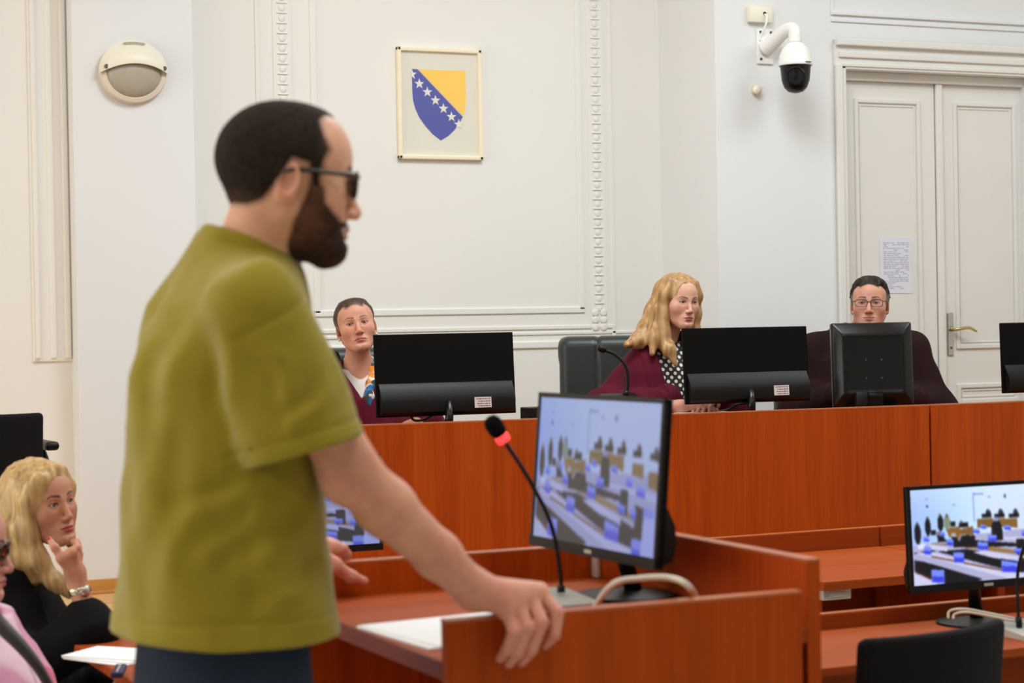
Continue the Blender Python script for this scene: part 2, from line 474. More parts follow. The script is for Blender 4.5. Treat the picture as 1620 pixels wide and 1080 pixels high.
# ------------------------------------------------------------------ heads (local: x to the person's right, y forward, z up, eyes at z = 0)
HEAD = dict(fw=1.0, jw=1.0, chin=0.0, nose=1.0, nosew=1.0, lip=1.0, open=1.0, brow=1.0, cheek=1.0, ear=1.0, gap=0.0,
            neck_to=(0, -0.05, -0.22), neck_r=(0.056, 0.060), skin=(205, 150, 122), red=(190, 100, 84), lipc=(176, 92, 86),
            browc=(80, 56, 40), brow_th=0.0042, brow_z=0.0205, sock=0.5, eye_dx=0.0, frown=0.0, bag=0.0, hollow=0.0, corner=0.0, mw=1.0, nl=0.0)
def head_fn(p):
    fw, jw = p['fw'], p['jw']
    nt = np.array(p['neck_to'], float)
    def fn(P):
        Q = P.copy(); Q[:, 0] = np.abs(Q[:, 0])
        d = ell(Q, (0, -0.010, 0.030), (0.0765, 0.098, 0.085))
        d = smin(d, ell(Q, (0, 0.030, 0.038), (0.066 * fw, 0.060, 0.062)), 0.03)
        d = smin(d, ell(Q, (0, 0.034, -0.022), (0.064 * fw, 0.054, 0.074)), 0.025)
        d = smin(d, ell(Q, (0, 0.036, -0.066), (0.053 * jw, 0.050, 0.044)), 0.025)
        d = smin(d, cone(Q, (0.054 * jw, -0.002, -0.052), (0.018 * jw, 0.068, -0.098), 0.014, 0.016), 0.03)
        d = smin(d, sph(Q, (0.008, 0.079 + p['chin'], -0.099), 0.0165), 0.022)
        d = smin(d, ell(Q, (0.043 * fw, 0.058, -0.026), (0.021, 0.020, 0.020)), 0.034)
        if p['hollow'] > 0:
            d = smax(d, -ell(Q, (0.055 * jw, 0.066, -0.062), (0.014, 0.022, 0.02)) , 0.02) * p['hollow'] + d * (1 - p['hollow'])
        # brow ridge, eye hollows
        d = smin(d, cone(Q, (0.008, 0.0855, 0.014), (0.042 * fw, 0.073, 0.019), 0.0075 * p['brow'], 0.006), 0.014)
        d = smax(d, -ell(Q, (0.031, 0.100, -0.001), (0.017, 0.0165, 0.0135)), 0.012)
        # nose
        ns, nw = p['nose'], p['nosew']
        d = smin(d, cone(Q, (0, 0.088, 0.006), (0, 0.1005 + 0.006 * ns, -0.036), 0.0065, 0.0098 * nw), 0.010)
        d = smin(d, sph(Q, (0, 0.1015 + 0.007 * ns, -0.040), 0.0095 * nw), 0.006)
        d = smin(d, ell(Q, (0.0115 * nw, 0.0965 + 0.002 * ns, -0.0425), (0.0075, 0.011, 0.0072)), 0.006)
        d = smax(d, -ell(Q, (0.0062 * nw, 0.102, -0.0505), (0.0033, 0.0055, 0.004)), 0.003)
        # mouth
        lp = p['lip']; c = p['corner']; mw = p['mw']
        d = smin(d, ell(Q, (0, 0.078, -0.068), (0.030, 0.020, 0.020)), 0.014)
        d = smin(d, cone(Q, (0.003, 0.0975, -0.0655), (0.021 * mw, 0.0885, -0.0685 + c), 0.0042 * lp, 0.0022), 0.006)
        d = smin(d, cone(Q, (0, 0.0955, -0.0755 - p['gap']), (0.019 * mw, 0.088, -0.0705 + c), 0.0052 * lp, 0.002), 0.006)
        d = smax(d, -cone(Q, (0, 0.1035, -0.0700 - p['gap'] * 0.5), (0.023 * mw, 0.0915, -0.0694 + c), 0.0014 + p['gap'] * 0.6, 0.0010), 0.004)
        d = smax(d, -ell(Q, (0, 0.098, -0.0865), (0.018, 0.006, 0.004)), 0.008)
        if p['nl'] > 0:                                   # fold from the nostril to the mouth corner
            d = d + 0.0022 * p['nl'] * np.exp(-(cone(Q, (0.0175, 0.093, -0.041), (0.0295, 0.080, -0.070), 0, 0) / 0.0045) ** 2) + 0.0014 * p['nl'] * np.exp(-(cone(Q, (0.020, 0.087, -0.012), (0.036, 0.080, -0.018), 0, 0) / 0.004) ** 2)
        # lids with the opening between them
        d = smin(d, sph(Q, (0.031, 0.0735, 0.0), 0.0143), 0.005)
        d = smax(d, -ell(Q, (0.0312, 0.092, -0.0008), (0.0140, 0.019, 0.0047 * p['open'])), 0.0025)
        # ears
        if p['ear'] > 0:
            Re = euler(rx=-14, rz=-22)
            e = ell(Q, (0.0765, -0.010, -0.012), (0.0075, 0.0185, 0.031), Re)
            e = smax(e, -ell(Q, (0.0845, -0.007, -0.008), (0.0075, 0.0115, 0.020), Re), 0.004)
            e = smin(e, sph(Q, (0.073, -0.002, -0.036), 0.0075), 0.008)
            e = smin(e, cone(Q, (0.077, 0.001, -0.018), (0.077, 0.003, -0.010), 0.003, 0.0028), 0.004)
            d = smin(d, e, 0.006)
        # neck (not mirrored)
        nr = p['neck_r']
        n1 = cone(P, (0, -0.022, -0.045), nt, nr[0], nr[1])
        d = smin(d, n1, 0.022)
        if p.get('chest') is not None:
            d = smin(d, cone(P, nt, p['chest'], nr[1], 0.05), 0.04)
        return d
    return fn

def head_paint(V, p):
    """pigment: skin, lips, brows; painted shade where the lips meet"""
    Q = V.copy(); Q[:, 0] = np.abs(Q[:, 0])
    sk, rd = lin(*p['skin']), lin(*p['red'])
    c = np.tile(sk, (len(V), 1))
    m = 0.35 * np.exp(-((Q[:, 0] - 0.042) ** 2 + (Q[:, 1] - 0.07) ** 2 + (Q[:, 2] + 0.032) ** 2) / 0.022 ** 2)
    m += 0.35 * np.exp(-(Q[:, 0] ** 2 + (Q[:, 1] - 0.115) ** 2 + (Q[:, 2] + 0.040) ** 2) / 0.014 ** 2)
    m += 0.45 * sstep(0.070, 0.080, Q[:, 0]) * sstep(0.03, 0.0, np.abs(Q[:, 1] + 0.01))
    m += 0.2 * sstep(0.018, 0.008, np.hypot(Q[:, 0] - 0.031, Q[:, 2])) * (Q[:, 1] > 0.05)
    m += 0.12 * (vnoise(V * 45) + 0.3)
    c = mix(c, rd, np.clip(m, 0, 0.8))
    # lips
    co = p['corner']; mw = 0.0225 * p['mw']; xx = np.clip(Q[:, 0] / mw, 0, 1)
    up = -0.0620 - 0.0018 * np.exp(-(Q[:, 0] / 0.003) ** 2) - (0.0070 - co) * xx ** 2.2
    lo = -0.0815 - p['gap'] + (0.0118 + co) * xx ** 2 + (1 - p['lip']) * 0.002
    lm = sstep(0.0012, -0.0008, V[:, 2] - up) * sstep(-0.0012, 0.0008, V[:, 2] - lo) * (Q[:, 0] < mw) * (V[:, 1] > 0.07)
    c = mix(c, lin(*p['lipc']), lm * 0.9)
    sl = np.exp(-((V[:, 2] + 0.0698 + p['gap'] * 0.5 - co * xx ** 2) / 0.0011) ** 2) * (Q[:, 0] < mw + 0.001) * (V[:, 1] > 0.07)  # shade in the parting of the lips, painted into the colour
    c = mix(c, lin(*p['lipc']) * 0.35, np.clip(sl, 0, 1) * 0.8)
    # lash line
    ex, ez = (Q[:, 0] - 0.0312) / 0.0148, (V[:, 2] + 0.0008) / (0.0056 * p['open'])
    rr = np.sqrt(ex ** 2 + ez ** 2)
    ll = np.exp(-((rr - 1.0) / 0.13) ** 2) * (V[:, 1] > 0.06) * np.where(ez > -0.1, 1.0, 0.45)
    c = mix(c, lin(*p['browc']) * 0.6, np.clip(ll, 0, 1) * p.get('lash', 0.6))
    # brows
    t = np.clip((Q[:, 0] - 0.013) / 0.036, 0, 1)
    bz = p['brow_z'] + 0.0045 * np.sin(np.clip(t * 1.25, 0, 1.4) * 2.0) - p['frown'] * 0.004 * (1 - t) - 0.004 * np.maximum(t - 0.75, 0) * 4
    th = p['brow_th'] * (1 - 0.55 * t)
    bm = sstep(1.25, 0.7, np.abs(V[:, 2] - bz) / th) * sstep(0.010, 0.0145, Q[:, 0]) * sstep(0.050, 0.046, Q[:, 0]) * (V[:, 1] > 0.04)
    c = mix(c, lin(*p['browc']), bm * p.get('brow_a', 0.85))
    return c

def place(V, xf):
    R, t, s = xf
    return (V * s) @ np.array(R).T + np.array(t)

def head_frame(fwd, tilt=0.0, up=(0, 0, 1)):
    """rows: local x, y, z as world columns; fwd is where the face points, tilt rolls the head (degrees)"""
    y = np.array(fwd, float); y /= np.linalg.norm(y)
    x = np.cross(y, up); x /= np.linalg.norm(x); z = np.cross(x, y)
    a = math.radians(tilt)
    x2 = math.cos(a) * x + math.sin(a) * z; z2 = -math.sin(a) * x + math.cos(a) * z
    return np.stack([x2, y, z2], 1)

_EYE = None
def add_eyes(parent, xf, gaze, iris=(74, 92, 98)):
    """two eyeballs with iris and pupil, children of the person; gaze is a world direction"""
    R, t, s = xf
    g = np.array(gaze, float); g /= np.linalg.norm(g)
    n = 28
    th = np.linspace(0, math.pi, n)
    V, Fq, C = [], [], []
    a = np.cross(g, (0, 0, 1)); a /= np.linalg.norm(a); b = np.cross(a, g)
    prof = np.concatenate([np.linspace(0, 0.55, 14), np.linspace(0.62, math.pi, 14)])
    seg = 24
    for w in prof:
        for k in range(seg):
            q = 2 * math.pi * k / seg
            V.append(math.cos(w) * g + math.sin(w) * (math.cos(q) * a + math.sin(q) * b))
            C.append(lin(8, 8, 10) if w < 0.2 else (lin(*iris) if w < 0.46 else (lin(*iris) * 0.4 if w < 0.54 else lin(176, 166, 160))))
    Fq = [(i * seg + k, i * seg + (k + 1) % seg, (i + 1) * seg + (k + 1) % seg, (i + 1) * seg + k) for i in range(len(prof) - 1) for k in range(seg)]
    V = np.array(V); C = np.array(C)
    for sx in (-1, 1):
        c = place(np.array([[sx * 0.031, 0.0732, -0.0004]]), xf)[0]
        mesh_obj('eye', V * 0.0124 * s + c, np.array(Fq), M['eye'], parent, True, C)

# ------------------------------------------------------------------ the room
YW, YD, DAIS, CEIL = 8.83, 8.27, 0.40, 4.5       # back wall, front of the wall block with the door, platform, ceiling
def struct(name, mb, m, parent=None, **k):
    o = mb.build(name, m, parent, **k)
    if parent is None:
        o['kind'] = 'structure'
    return o
struct('floor', MB().b2((-4, -4, -0.1), (9.5, 6.3, 0.0)), M['floor_light'])
fp = struct('floor_platform', MB().b2((-4, 6.3, -0.1), (9.5, 9.2, DAIS - 0.006)), M['parquet'][1])
struct('ceiling', MB().b2((-4, -4, CEIL), (9.5, 9.2, CEIL + 0.1)), M['ceiling'])
struct('wall_left', MB().b2((-4.1, -4, -0.1), (-4, 9.2, CEIL)), M['wall'])
struct('wall_right', MB().b2((9.4, -4, -0.1), (9.5, 9.2, CEIL)), M['wall'])
struct('wall_rear', MB().b2((-4, -4.1, -0.1), (9.5, -4, CEIL)), M['wall'])
struct('wall_back', MB().b2((-4, YW, 0), (4.863, YW + 0.3, CEIL)), M['wall'])
# door wall stands forward of the back wall; its opening holds the double door
dx0, dx1, dz1 = onY(1338, 300, YD)[0], onY(1338, 300, YD)[0] + 1.14, onY(1338, 110, YD)[2]
wd = MB()
wd.b2((4.863, YD, 0), (dx0, YW + 0.3, CEIL)); wd.b2((dx1, YD, 0), (9.5, YW + 0.3, CEIL)); wd.b2((dx0, YD, dz1), (dx1, YW + 0.3, CEIL))
wd.b2((dx0, YD + 0.25, 0), (dx1, YW + 0.3, dz1))
struct('wall_door_side', wd, M['wall_cool'])
# left pilaster
pl0, pl1 = onY(114, 100, YW - 0.12)[0], onY(305, 100, YW - 0.12)[0]
struct('wall_pilaster', MB().b2((pl0, YW - 0.12, DAIS), (pl1, YW + 0.05, CEIL)), M['wall_cool'])
struct('baseboard_pilaster', MB().b2((pl0 - 0.012, YW - 0.135, DAIS), (pl1 + 0.012, YW - 0.11, DAIS + 0.062), 0.004)
       .b2((pl0 - 0.02, YW - 0.148, DAIS), (pl1 + 0.02, YW - 0.13, DAIS + 0.014), 0.004), M['skirting'])
struct('baseboard_back', MB().b2((pl1, YW - 0.016, DAIS), (4.86, YW, DAIS + 0.075), 0.004), M['skirting'])
# dado lip and plaster mouldings of the central bay
def bar(mb, a, b, y, w, t, bev=0.006):
    """straight moulding on the wall between (x, z) points a and b, w wide, t proud"""
    (x0, z0), (x1, z1) = a, b
    if abs(x1 - x0) > abs(z1 - z0):
        mb.b2((x0 - w / 2, y - t, z0 - w / 2), (x1 + w / 2, y + 0.01, z0 + w / 2), bev)
    else:
        mb.b2((x0 - w / 2, y - t, z0), (x0 + w / 2, y + 0.01, z1), bev)
    return mb
xL, xR, zB = 3.03, onY(917, 300, YW)[0], onY(700, 493, YW)[2]
m = MB()
for (a, b) in (((xL, zB), (xR, zB)), ((xL, zB), (xL, 4.2)), ((xR, zB), (xR, 4.2))):
    bar(m, a, b, YW, 0.030, 0.009, 0.004); 
struct('trim_1', m, M['wall'])
xo, xo2 = onY(967, 300, YW)[0], 2.76
m = MB()
for x in (xo, xo2):
    bar(m, (x, 1.46), (x, 4.3), YW, 0.020, 0.007, 0.003)
bar(m, (xo2, zB - 0.085), (xo, zB - 0.085), YW, 0.018, 0.008, 0.003)
struct('trim_2', m, M['wall'])
struct('trim_3', bar(bar(MB(), (pl1 + 0.02, 1.445), (4.845, 1.445), YW, 0.035, 0.012), (pl1 + 0.01, 1.50), (4.855, 1.50), YW, 0.014, 0.007, 0.003), M['wall'])
# ornamented upright bands: a flat fillet with a row of raised egg ornaments
xb = onY(944, 300, YW)[0]
for xc in (xb, 2.88):
    band = struct('trim_%d' % (4 if xc > 4 else 5), MB().b2((xc - 0.045, YW - 0.006, 1.50), (xc + 0.045, YW + 0.01, 4.3), 0.002), M['wall'])
    egg = None
    zz = 1.62
    while zz < 3.2:
        if egg is None:
            mb = MB().lathe([(0.001, -0.004), (0.013, -0.003), (0.017, 0.0), (0.013, 0.002), (0.006, 0.0035), (0.001, 0.004)], (0, 0, 0), (0, -1, 0), 12)
            mb.box((0, -0.003, 0.0235), (0.050, 0.006, 0.006), None, 0.002)
            egg = mb.build('plaster_ornament', M['wall'], band, True); o = egg
        else:
            o = egg.copy(); link(o, band)
        o.location = (xc, YW - 0.006, zz); zz += 0.047
    for k in range(3):
        for sx in (-1, 1):
            MB().lathe([(0.001, 0), (0.02, 0.0), (0.019, 0.004), (0.008, 0.006), (0.001, 0.004)], (xc + sx * 0.023, YW - 0.006, 1.525 + k * 0.036), (0, -1, 0), 10).build('plaster_rosette', M['wall'], band, True)
# left bay: raised panel moulding that ends above the dado
xa, xc_, zc = onY(47, 300, YW)[0], onY(111, 300, YW)[0], onY(80, 572, YW)[2]
m = MB().b2((xa, YW - 0.012, zc), (xc_, YW + 0.01, 4.3), 0.006)
for k, (u, w, t) in enumerate(((0.12, 0.022, 0.024), (0.5, 0.03, 0.020), (0.86, 0.026, 0.026))):
    x = xa + (xc_ - xa) * u
    m.b2((x - w / 2, YW - t, zc + 0.012), (x + w / 2, YW, 4.3), 0.008)
struct('trim_6', m, M['wall'])
# platform parquet: single oak strips where the floor shows between the seated people and the man
rnd = random.Random(5)
strips = {}
for r_ in range(26):
    y = 8.69 - r_ * 0.07
    x = 0.95 - (r_ % 3) * 0.17
    while x < 2.5:
        k = rnd.randrange(3)
        if k not in strips:
            strips[k] = MB().box((0.24, -0.0335, 0.003), (0.478, 0.067, 0.006), None, 0.001).build('parquet_strip', M['parquet'][k], fp); o = strips[k]
        else:
            o = strips[k].copy(); link(o, fp)
        o.location = (x, y, DAIS - 0.006); x += 0.48

# door: casing, header panel, two leaves
def ring(mb, x0, x1, z0, z1, y, w, t, bev=0.004):
    """rectangular moulding frame proud of plane y"""
    mb.b2((x0, y - t, z0), (x0 + w, y + 0.004, z1), bev); mb.b2((x1 - w, y - t, z0), (x1, y + 0.004, z1), bev)
    mb.b2((x0 + w, y - t, z0), (x1 - w, y + 0.004, z0 + w), bev); mb.b2((x0 + w, y - t, z1 - w), (x1 - w, y + 0.004, z1), bev)
    return mb
cx0 = onY(1321, 300, YD)[0]
m = MB()
for (w, t) in ((dx0 - cx0, 0.022), ((dx0 - cx0) * 0.55, 0.035)):
    m.b2((dx0 - w if t < 0.03 else cx0, YD - t, DAIS), (dx0 if t < 0.03 else cx0 + w, YD, dz1 + 0.02), 0.004)
    m.b2((dx1, YD - t, DAIS), (dx1 + w, YD, dz1 + 0.02), 0.004)
ctop = onY(1325, 62, YD)[2]
m.b2((cx0, YD - 0.022, dz1), (dx1 + 0.06, YD, ctop), 0.004)
m.b2((cx0, YD - 0.05, ctop - 0.035), (dx1 + 0.07, YD, ctop), 0.006)
m.b2((cx0 + 0.02, YD - 0.036, dz1 + 0.055), (dx1 + 0.05, YD, dz1 + 0.085), 0.005)
m.b2((cx0 + 0.03, YD - 0.030, dz1 + 0.012), (dx1 + 0.04, YD, dz1 + 0.03), 0.004)
struct('trim_7', m, M['door_paint'])
zt = onY(1320, 20, YD)[2]
m = MB()
m.b2((cx0 - 0.01, YD - 0.016, zt - 0.012), (dx1 + 0.3, YD, zt + 0.006), 0.004)
m.b2((cx0 - 0.01, YD - 0.010, zt - 0.045), (dx1 + 0.3, YD, zt - 0.030), 0.003)
m.b2((cx0 - 0.01, YD - 0.008, zt), (cx0 + 0.008, YD, CEIL), 0.003)
struct('trim_8', m, M['wall_cool'])
YL = YD + 0.075                                   # leaf face
door = tag(thing('door_1', None, None, (0, 0, 0)), kind='structure')
MB().b2((dx0, YL - 0.03, dz1 - 0.045), (dx1, YL + 0.05, dz1), 0.004).build('door_rail', M['door_paint'], door)
xm = onY(1481, 300, YL)[0]
for x0, x1 in ((dx0, xm - 0.003), (xm + 0.003, 2 * xm - dx0)):
    leaf = MB().b2((x0, YL, DAIS + 0.01), (x1, YL + 0.045, dz1 - 0.045), 0.003).build('door_leaf', M['door_paint'], door)
    for z0, z1 in ((DAIS + 0.16, DAIS + 0.62), (DAIS + 0.70, DAIS + 0.80), (1.38, dz1 - 0.13)):
        if z1 - z0 < 0.2 and x0 == dx0: continue
        mm = ring(MB(), x0 + 0.105, x1 - 0.095, z0, z1, YL, 0.022, 0.012)
        ring(mm, x0 + 0.135, x1 - 0.125, z0 + 0.03, z1 - 0.03, YL, 0.008, 0.005, 0.002)
        mm.build('panel_moulding', M['door_paint'], leaf)
MB().b2((xm - 0.004, YL - 0.022, DAIS + 0.01), (xm + 0.034, YL, dz1 - 0.045), 0.007).build('meeting_strip', M['door_paint'], door)
h = onY(1503, 527, YL)
hd = MB().b2((h[0] - 0.019, YL - 0.008, h[2] - 0.115), (h[0] + 0.017, YL, h[2] + 0.105), 0.004).build('handle_plate', M['chrome'], door)
hz = onY(1503, 521, YL)[2]
MB().tube(spline([(h[0] + 0.002, YL - 0.005, hz), (h[0] + 0.002, YL - 0.05, hz), (h[0] + 0.03, YL - 0.058, hz + 0.004), (h[0] + 0.08, YL - 0.058, hz + 0.006), (h[0] + 0.125, YL - 0.055, hz - 0.012)], 24),
          np.interp(np.linspace(0, 1, 24), [0, 0.3, 0.8, 1], [0.010, 0.009, 0.008, 0.006])).build('door_lever', M['brass'], hd, True)
MB().lathe([(0.001, 0), (0.006, 0), (0.006, 0.003), (0.001, 0.003)], (h[0], YL - 0.008, h[2] - 0.075), (0, -1, 0), 12).build('keyhole', M['screw'], hd)

# ------------------------------------------------------------------ things on the walls
# oval bulkhead lamp with an eyelid hood
c = onY(209, 116, YW - 0.12)
lamp = thing('wall_lamp', 'round cream bulkhead wall lamp with eyelid hood on the left pilaster', 'lamp', (c[0], YW - 0.12, c[2]))
rw, rh = 0.150, 0.136
def oval(pts, seg=40):
    """rings of an oval body: (scale, depth)"""
    mb = MB(); V = []
    for s, y in pts:
        for k in range(seg):
            w = 2 * math.pi * k / seg
            V.append((math.cos(w) * rw * s, -y, math.sin(w) * rh * s))
    n = len(pts)
    return mb.add(V, [(i * seg + k, i * seg + (k + 1) % seg, (i + 1) * seg + (k + 1) % seg, (i + 1) * seg + k) for i in range(n - 1) for k in range(seg)] + [tuple(range((n - 1) * seg, n * seg))])
oval([(1.0, 0.0), (1.0, 0.022), (0.96, 0.034), (0.84, 0.040), (0.80, 0.036), (0.80, 0.02), (0.3, 0.02)]).build('lamp_base', M['cream_dark'], lamp, auto=40)
oval([(0.81, 0.022), (0.80, 0.040), (0.7, 0.055), (0.5, 0.066), (0.25, 0.072), (0.02, 0.074)]).build('diffuser', M['frost'], lamp, auto=60)
V, Fq = [], []
nu, nv = 40, 14
for lay in (0, 1):                                # hood: outer and inner skin of the eyelid
    for j in range(nv + 1):
        for i in range(nu + 1):
            u = i / nu
            a = math.pi * (-0.02 + 1.04 * u)
            zlow = 0.10 - 0.02 * math.cos(2 * (u - 0.5) * math.pi) 
            t = j / nv                             # 0 at the wall rim, 1 at the lower lip of the hood
            x = math.cos(a) * rw * 1.03; ztop = max(math.sin(a), -0.02) * rh * 1.05
            lip = 0.30 * rh * (1 - (x / (rw * 1.03)) ** 2) - 0.06 * rh
            z = ztop + (lip - ztop) * t
            y = 0.030 + (0.066 * math.sin(min(1, t * 1.15) * math.pi / 2)) * math.sqrt(max(0.0, 1 - (x / (rw * 1.04)) ** 2))
            V.append((x * (1 - 0.004 * lay), -(y - 0.006 * lay), z))
def gid(l, j, i): return l * (nv + 1) * (nu + 1) + j * (nu + 1) + i
for j in range(nv):
    for i in range(nu):
        Fq.append((gid(0, j, i), gid(0, j, i + 1), gid(0, j + 1, i + 1), gid(0, j + 1, i)))
        Fq.append((gid(1, j, i), gid(1, j + 1, i), gid(1, j + 1, i + 1), gid(1, j, i + 1)))
for i in range(nu):
    Fq.append((gid(0, nv, i), gid(0, nv, i + 1), gid(1, nv, i + 1), gid(1, nv, i)))
hood = MB().add(V, Fq).build('hood', M['cream_plastic'], lamp, auto=70)
for sx in (-1, 1):
    MB().lathe([(0.001, 0), (0.010, 0), (0.010, 0.006), (0.001, 0.006)], (sx * rw * 0.86, -0.064, 0.018), (0, -1, 0), 14).build('screw', M['screw'], lamp)
V = [(math.cos(w) * 0.05, 0, math.sin(w) * 0.007) for w in np.linspace(0, 2 * math.pi, 20, endpoint=False)]
MB().prism([(a, b) for a, _, b in V], -0.070, -0.062, axis=1).build('vent_slot', M['frost'], lamp).location = (0, 0.014, rh * 0.92)

# framed coat of arms
a, b = onY(627, 74, YW), onY(760, 254, YW)
x0, x1, z1, z0 = onY(627, 160, YW)[0], onY(760, 165, YW)[0], 2.874, 2.341
pic = thing('framed_coat_of_arms', 'framed blue and yellow shield with a row of white stars on back wall', 'picture', ((x0 + x1) / 2, YW, z0))
fw_ = 0.020; W_, H_ = x1 - x0, z1 - z0
m = MB()
for (ax, az, bx, bz) in ((-W_ / 2, 0, -W_ / 2 + fw_, H_), (W_ / 2 - fw_, 0, W_ / 2, H_), (-W_ / 2, 0, W_ / 2, fw_), (-W_ / 2, H_ - fw_, W_ / 2, H_)):
    m.b2((ax, -0.028, az), (bx, 0.0, bz), 0.005)
m.build('frame', M['gilt'], pic)
MB().b2((-W_ / 2 + 0.01, -0.010, 0.01), (W_ / 2 - 0.01, -0.002, H_ - 0.01)).build('mount_board', M['mount'], pic)
MB().b2((-W_ / 2 + 0.012, -0.0205, 0.012), (W_ / 2 - 0.012, -0.0185, H_ - 0.012)).build('glass', M['glass'], pic)
# shield measured on the crop: unit square u 0..1 (290..690), v 0..1 (278..810)
SW, SH, sx0, sz1 = W_ * 0.635, H_ * 0.632, -W_ / 2 + W_ * 0.180, H_ * (1 - 0.195)
def sh(u, v): return (sx0 + u * SW, sz1 - v * SH)
left = [(0, 0), (0.0, 0.33), (0.01, 0.44), (0.05, 0.56), (0.12, 0.68), (0.23, 0.80), (0.36, 0.91), (0.515, 1.0)]
right = [(0.66, 0.93), (0.78, 0.84), (0.84, 0.79), (0.92, 0.68), (0.975, 0.55), (1.0, 0.42), (1.0, 0.0)]
blue = left + [(0.66, 0.93), (0.78, 0.84), (0.86, 0.755), (0.935, 0.655), (0.10, 0.0)]
yellow = [(0.115, 0.0), (0.945, 0.640), (0.975, 0.55), (1.0, 0.42), (1.0, 0.0)]
MB().prism([sh(*p) for p in blue], -0.0115, -0.0095, axis=1).build('blue_field', M['flag_blue'], pic)
MB().prism([sh(*p) for p in yellow], -0.0115, -0.0095, axis=1).build('yellow_triangle', M['flag_yellow'], pic)
def star_poly(u, v, r):
    return [(u + (r if k % 2 == 0 else r * 0.40) * math.sin(k * math.pi / 5), v - (r if k % 2 == 0 else r * 0.40) * math.cos(k * math.pi / 5) * SW / SH) for k in range(10)]
def clip_u(poly, lim, sign):
    out = []
    for i in range(len(poly)):
        p, q = poly[i - 1], poly[i]
        ip, iq = (p[0] - lim) * sign >= 0, (q[0] - lim) * sign >= 0
        if ip != iq:
            t = (lim - p[0]) / (q[0] - p[0]); out.append((lim, p[1] + t * (q[1] - p[1])))
        if iq: out.append(q)
    return out
stars = [(-0.005, 0.075)] + [(0.13 + i * 0.1475, 0.205 + i * 0.1135) for i in range(5)] + [(0.855, 0.765)]
for i, (u, v) in enumerate(stars):
    pl = star_poly(u, v, 0.095)
    if i == 0: pl = clip_u(pl, -0.02, 1)
    MB().prism([sh(*p) for p in pl], -0.0128, -0.0112, axis=1).build('star', M['flag_white'], pic)

# small cream junction box, dome camera on its bracket, round knob
c = onY(1199, 24, YD)
jb = thing('junction_box', 'small cream junction box above the dome camera', 'socket box', (c[0], YD, c[2]))
MB().b2((-0.066, -0.036, -0.040), (0.066, 0, 0.040), 0.008).build('box_cover', M['cream_plastic'], jb, auto=40)
MB().lathe([(0.001, 0), (0.009, 0), (0.009, 0.002), (0.001, 0.002)], (0.016, -0.036, 0.003), (0, -1, 0), 14).build('cable_hole', M['black_matte'], jb)
MB().tube(spline([(0.016, -0.034, 0.0), (0.018, -0.052, -0.012), (0.014, -0.05, -0.05), (0.004, -0.02, -0.10), (0.0, -0.012, -0.125)], 20), 0.0055).build('cable', M['white_plastic'], jb, True)
c = onY(1209, 74, YD)
cm = thing('security_camera', 'white dome security camera with black lens housing on wall bracket', 'security camera', (c[0], YD, c[2]))
MB().b2((-0.045, -0.014, -0.085), (0.045, 0, 0.085), 0.005).build('wall_plate', M['white_plastic'], cm, auto=40)
for sx, sz in ((-0.028, 0.068), (-0.028, -0.062), (0.03, 0.068)):
    MB().lathe([(0.001, 0), (0.0065, 0), (0.0065, 0.004), (0.001, 0.004)], (sx, -0.014, sz), (0, -1, 0), 12).build('screw', M['screw'], cm)
MB().tube(spline([(0.0, -0.01, -0.01), (0.01, -0.06, 0.012), (0.02, -0.13, 0.048), (0.026, -0.19, 0.062), (0.028, -0.222, 0.052), (0.028, -0.23, 0.03), (0.028, -0.23, -0.01)], 28),
          np.interp(np.linspace(0, 1, 28), [0, 0.3, 0.6, 1], [0.042, 0.034, 0.030, 0.031]), 18).build('bracket_arm', M['white_plastic'], cm, True)
dome = (0.028, -0.23, -0.01)
MB().lathe([(0.031, 0.0), (0.040, -0.006), (0.062, -0.030), (0.075, -0.062), (0.080, -0.092), (0.083, -0.104), (0.080, -0.110), (0.001, -0.110)], dome, (0, 0, 1), 32).build('camera_housing', M['white_plastic'], cm, auto=50)
MB().lathe([(0.078, -0.108), (0.072, -0.118), (0.069, -0.150), (0.066, -0.180), (0.055, -0.212), (0.036, -0.232), (0.012, -0.239), (0.001, -0.239)], dome, (0, 0, 1), 32).build('lens_dome', M['black_gloss'], cm, auto=60)
MB().lathe([(0.046, 0.0), (0.046, 0.012), (0.040, 0.016), (0.036, 0.010), (0.001, 0.010)], (dome[0] - 0.53 * 0.056, dome[1] - 0.85 * 0.056, dome[2] - 0.165), (-0.53, -0.85, -0.10), 28).build('lens_ring', M['black_plastic'], cm, auto=50)
MB().b2((0.032, -0.315, -0.112), (0.062, -0.3105, -0.108)).build('maker_mark', M['screw'], cm)
c = onY(1194, 143, YD)
kn = thing('doorbell_button', 'small round cream button on the wall below the dome camera', 'button', (c[0], YD, c[2]))
MB().lathe([(0.016, 0.0), (0.016, 0.006), (0.020, 0.012), (0.024, 0.022), (0.020, 0.034), (0.008, 0.040), (0.001, 0.040)], (0, 0, 0), (0, -1, 0), 20).build('knob_body', M['cream_plastic'], kn, True)
MB().lathe([(0.026, 0.0), (0.026, 0.004), (0.001, 0.004)], (0, 0, 0), (0, -1, 0), 20).build('knob_plate', M['cream_dark'], kn)
# notice taped to the left leaf
c = onY(1417, 420, YL)
nt = thing('paper_notice', 'white printed sheet of paper taped to the door', 'notice', (c[0], YL, c[2]))
MB().b2((-0.098, -0.0032, -0.140), (0.098, -0.001, 0.140)).build('sheet', M['paper_cool'], nt)
m = MB(); rnd = random.Random(3)
for k in range(26):
    z = 0.115 - k * 0.0092
    x = -0.075
    while x < 0.07:
        w = rnd.uniform(0.008, 0.03)
        if rnd.random() < (0.8 if x < -0.02 or k < 22 else 0.3): m.b2((x, -0.0040, z - 0.0016), (min(x + w, 0.078), -0.0030, z + 0.0016))
        x += w + 0.006
m.build('printed_lines', M['ink'], nt)['kind'] = 'stuff'

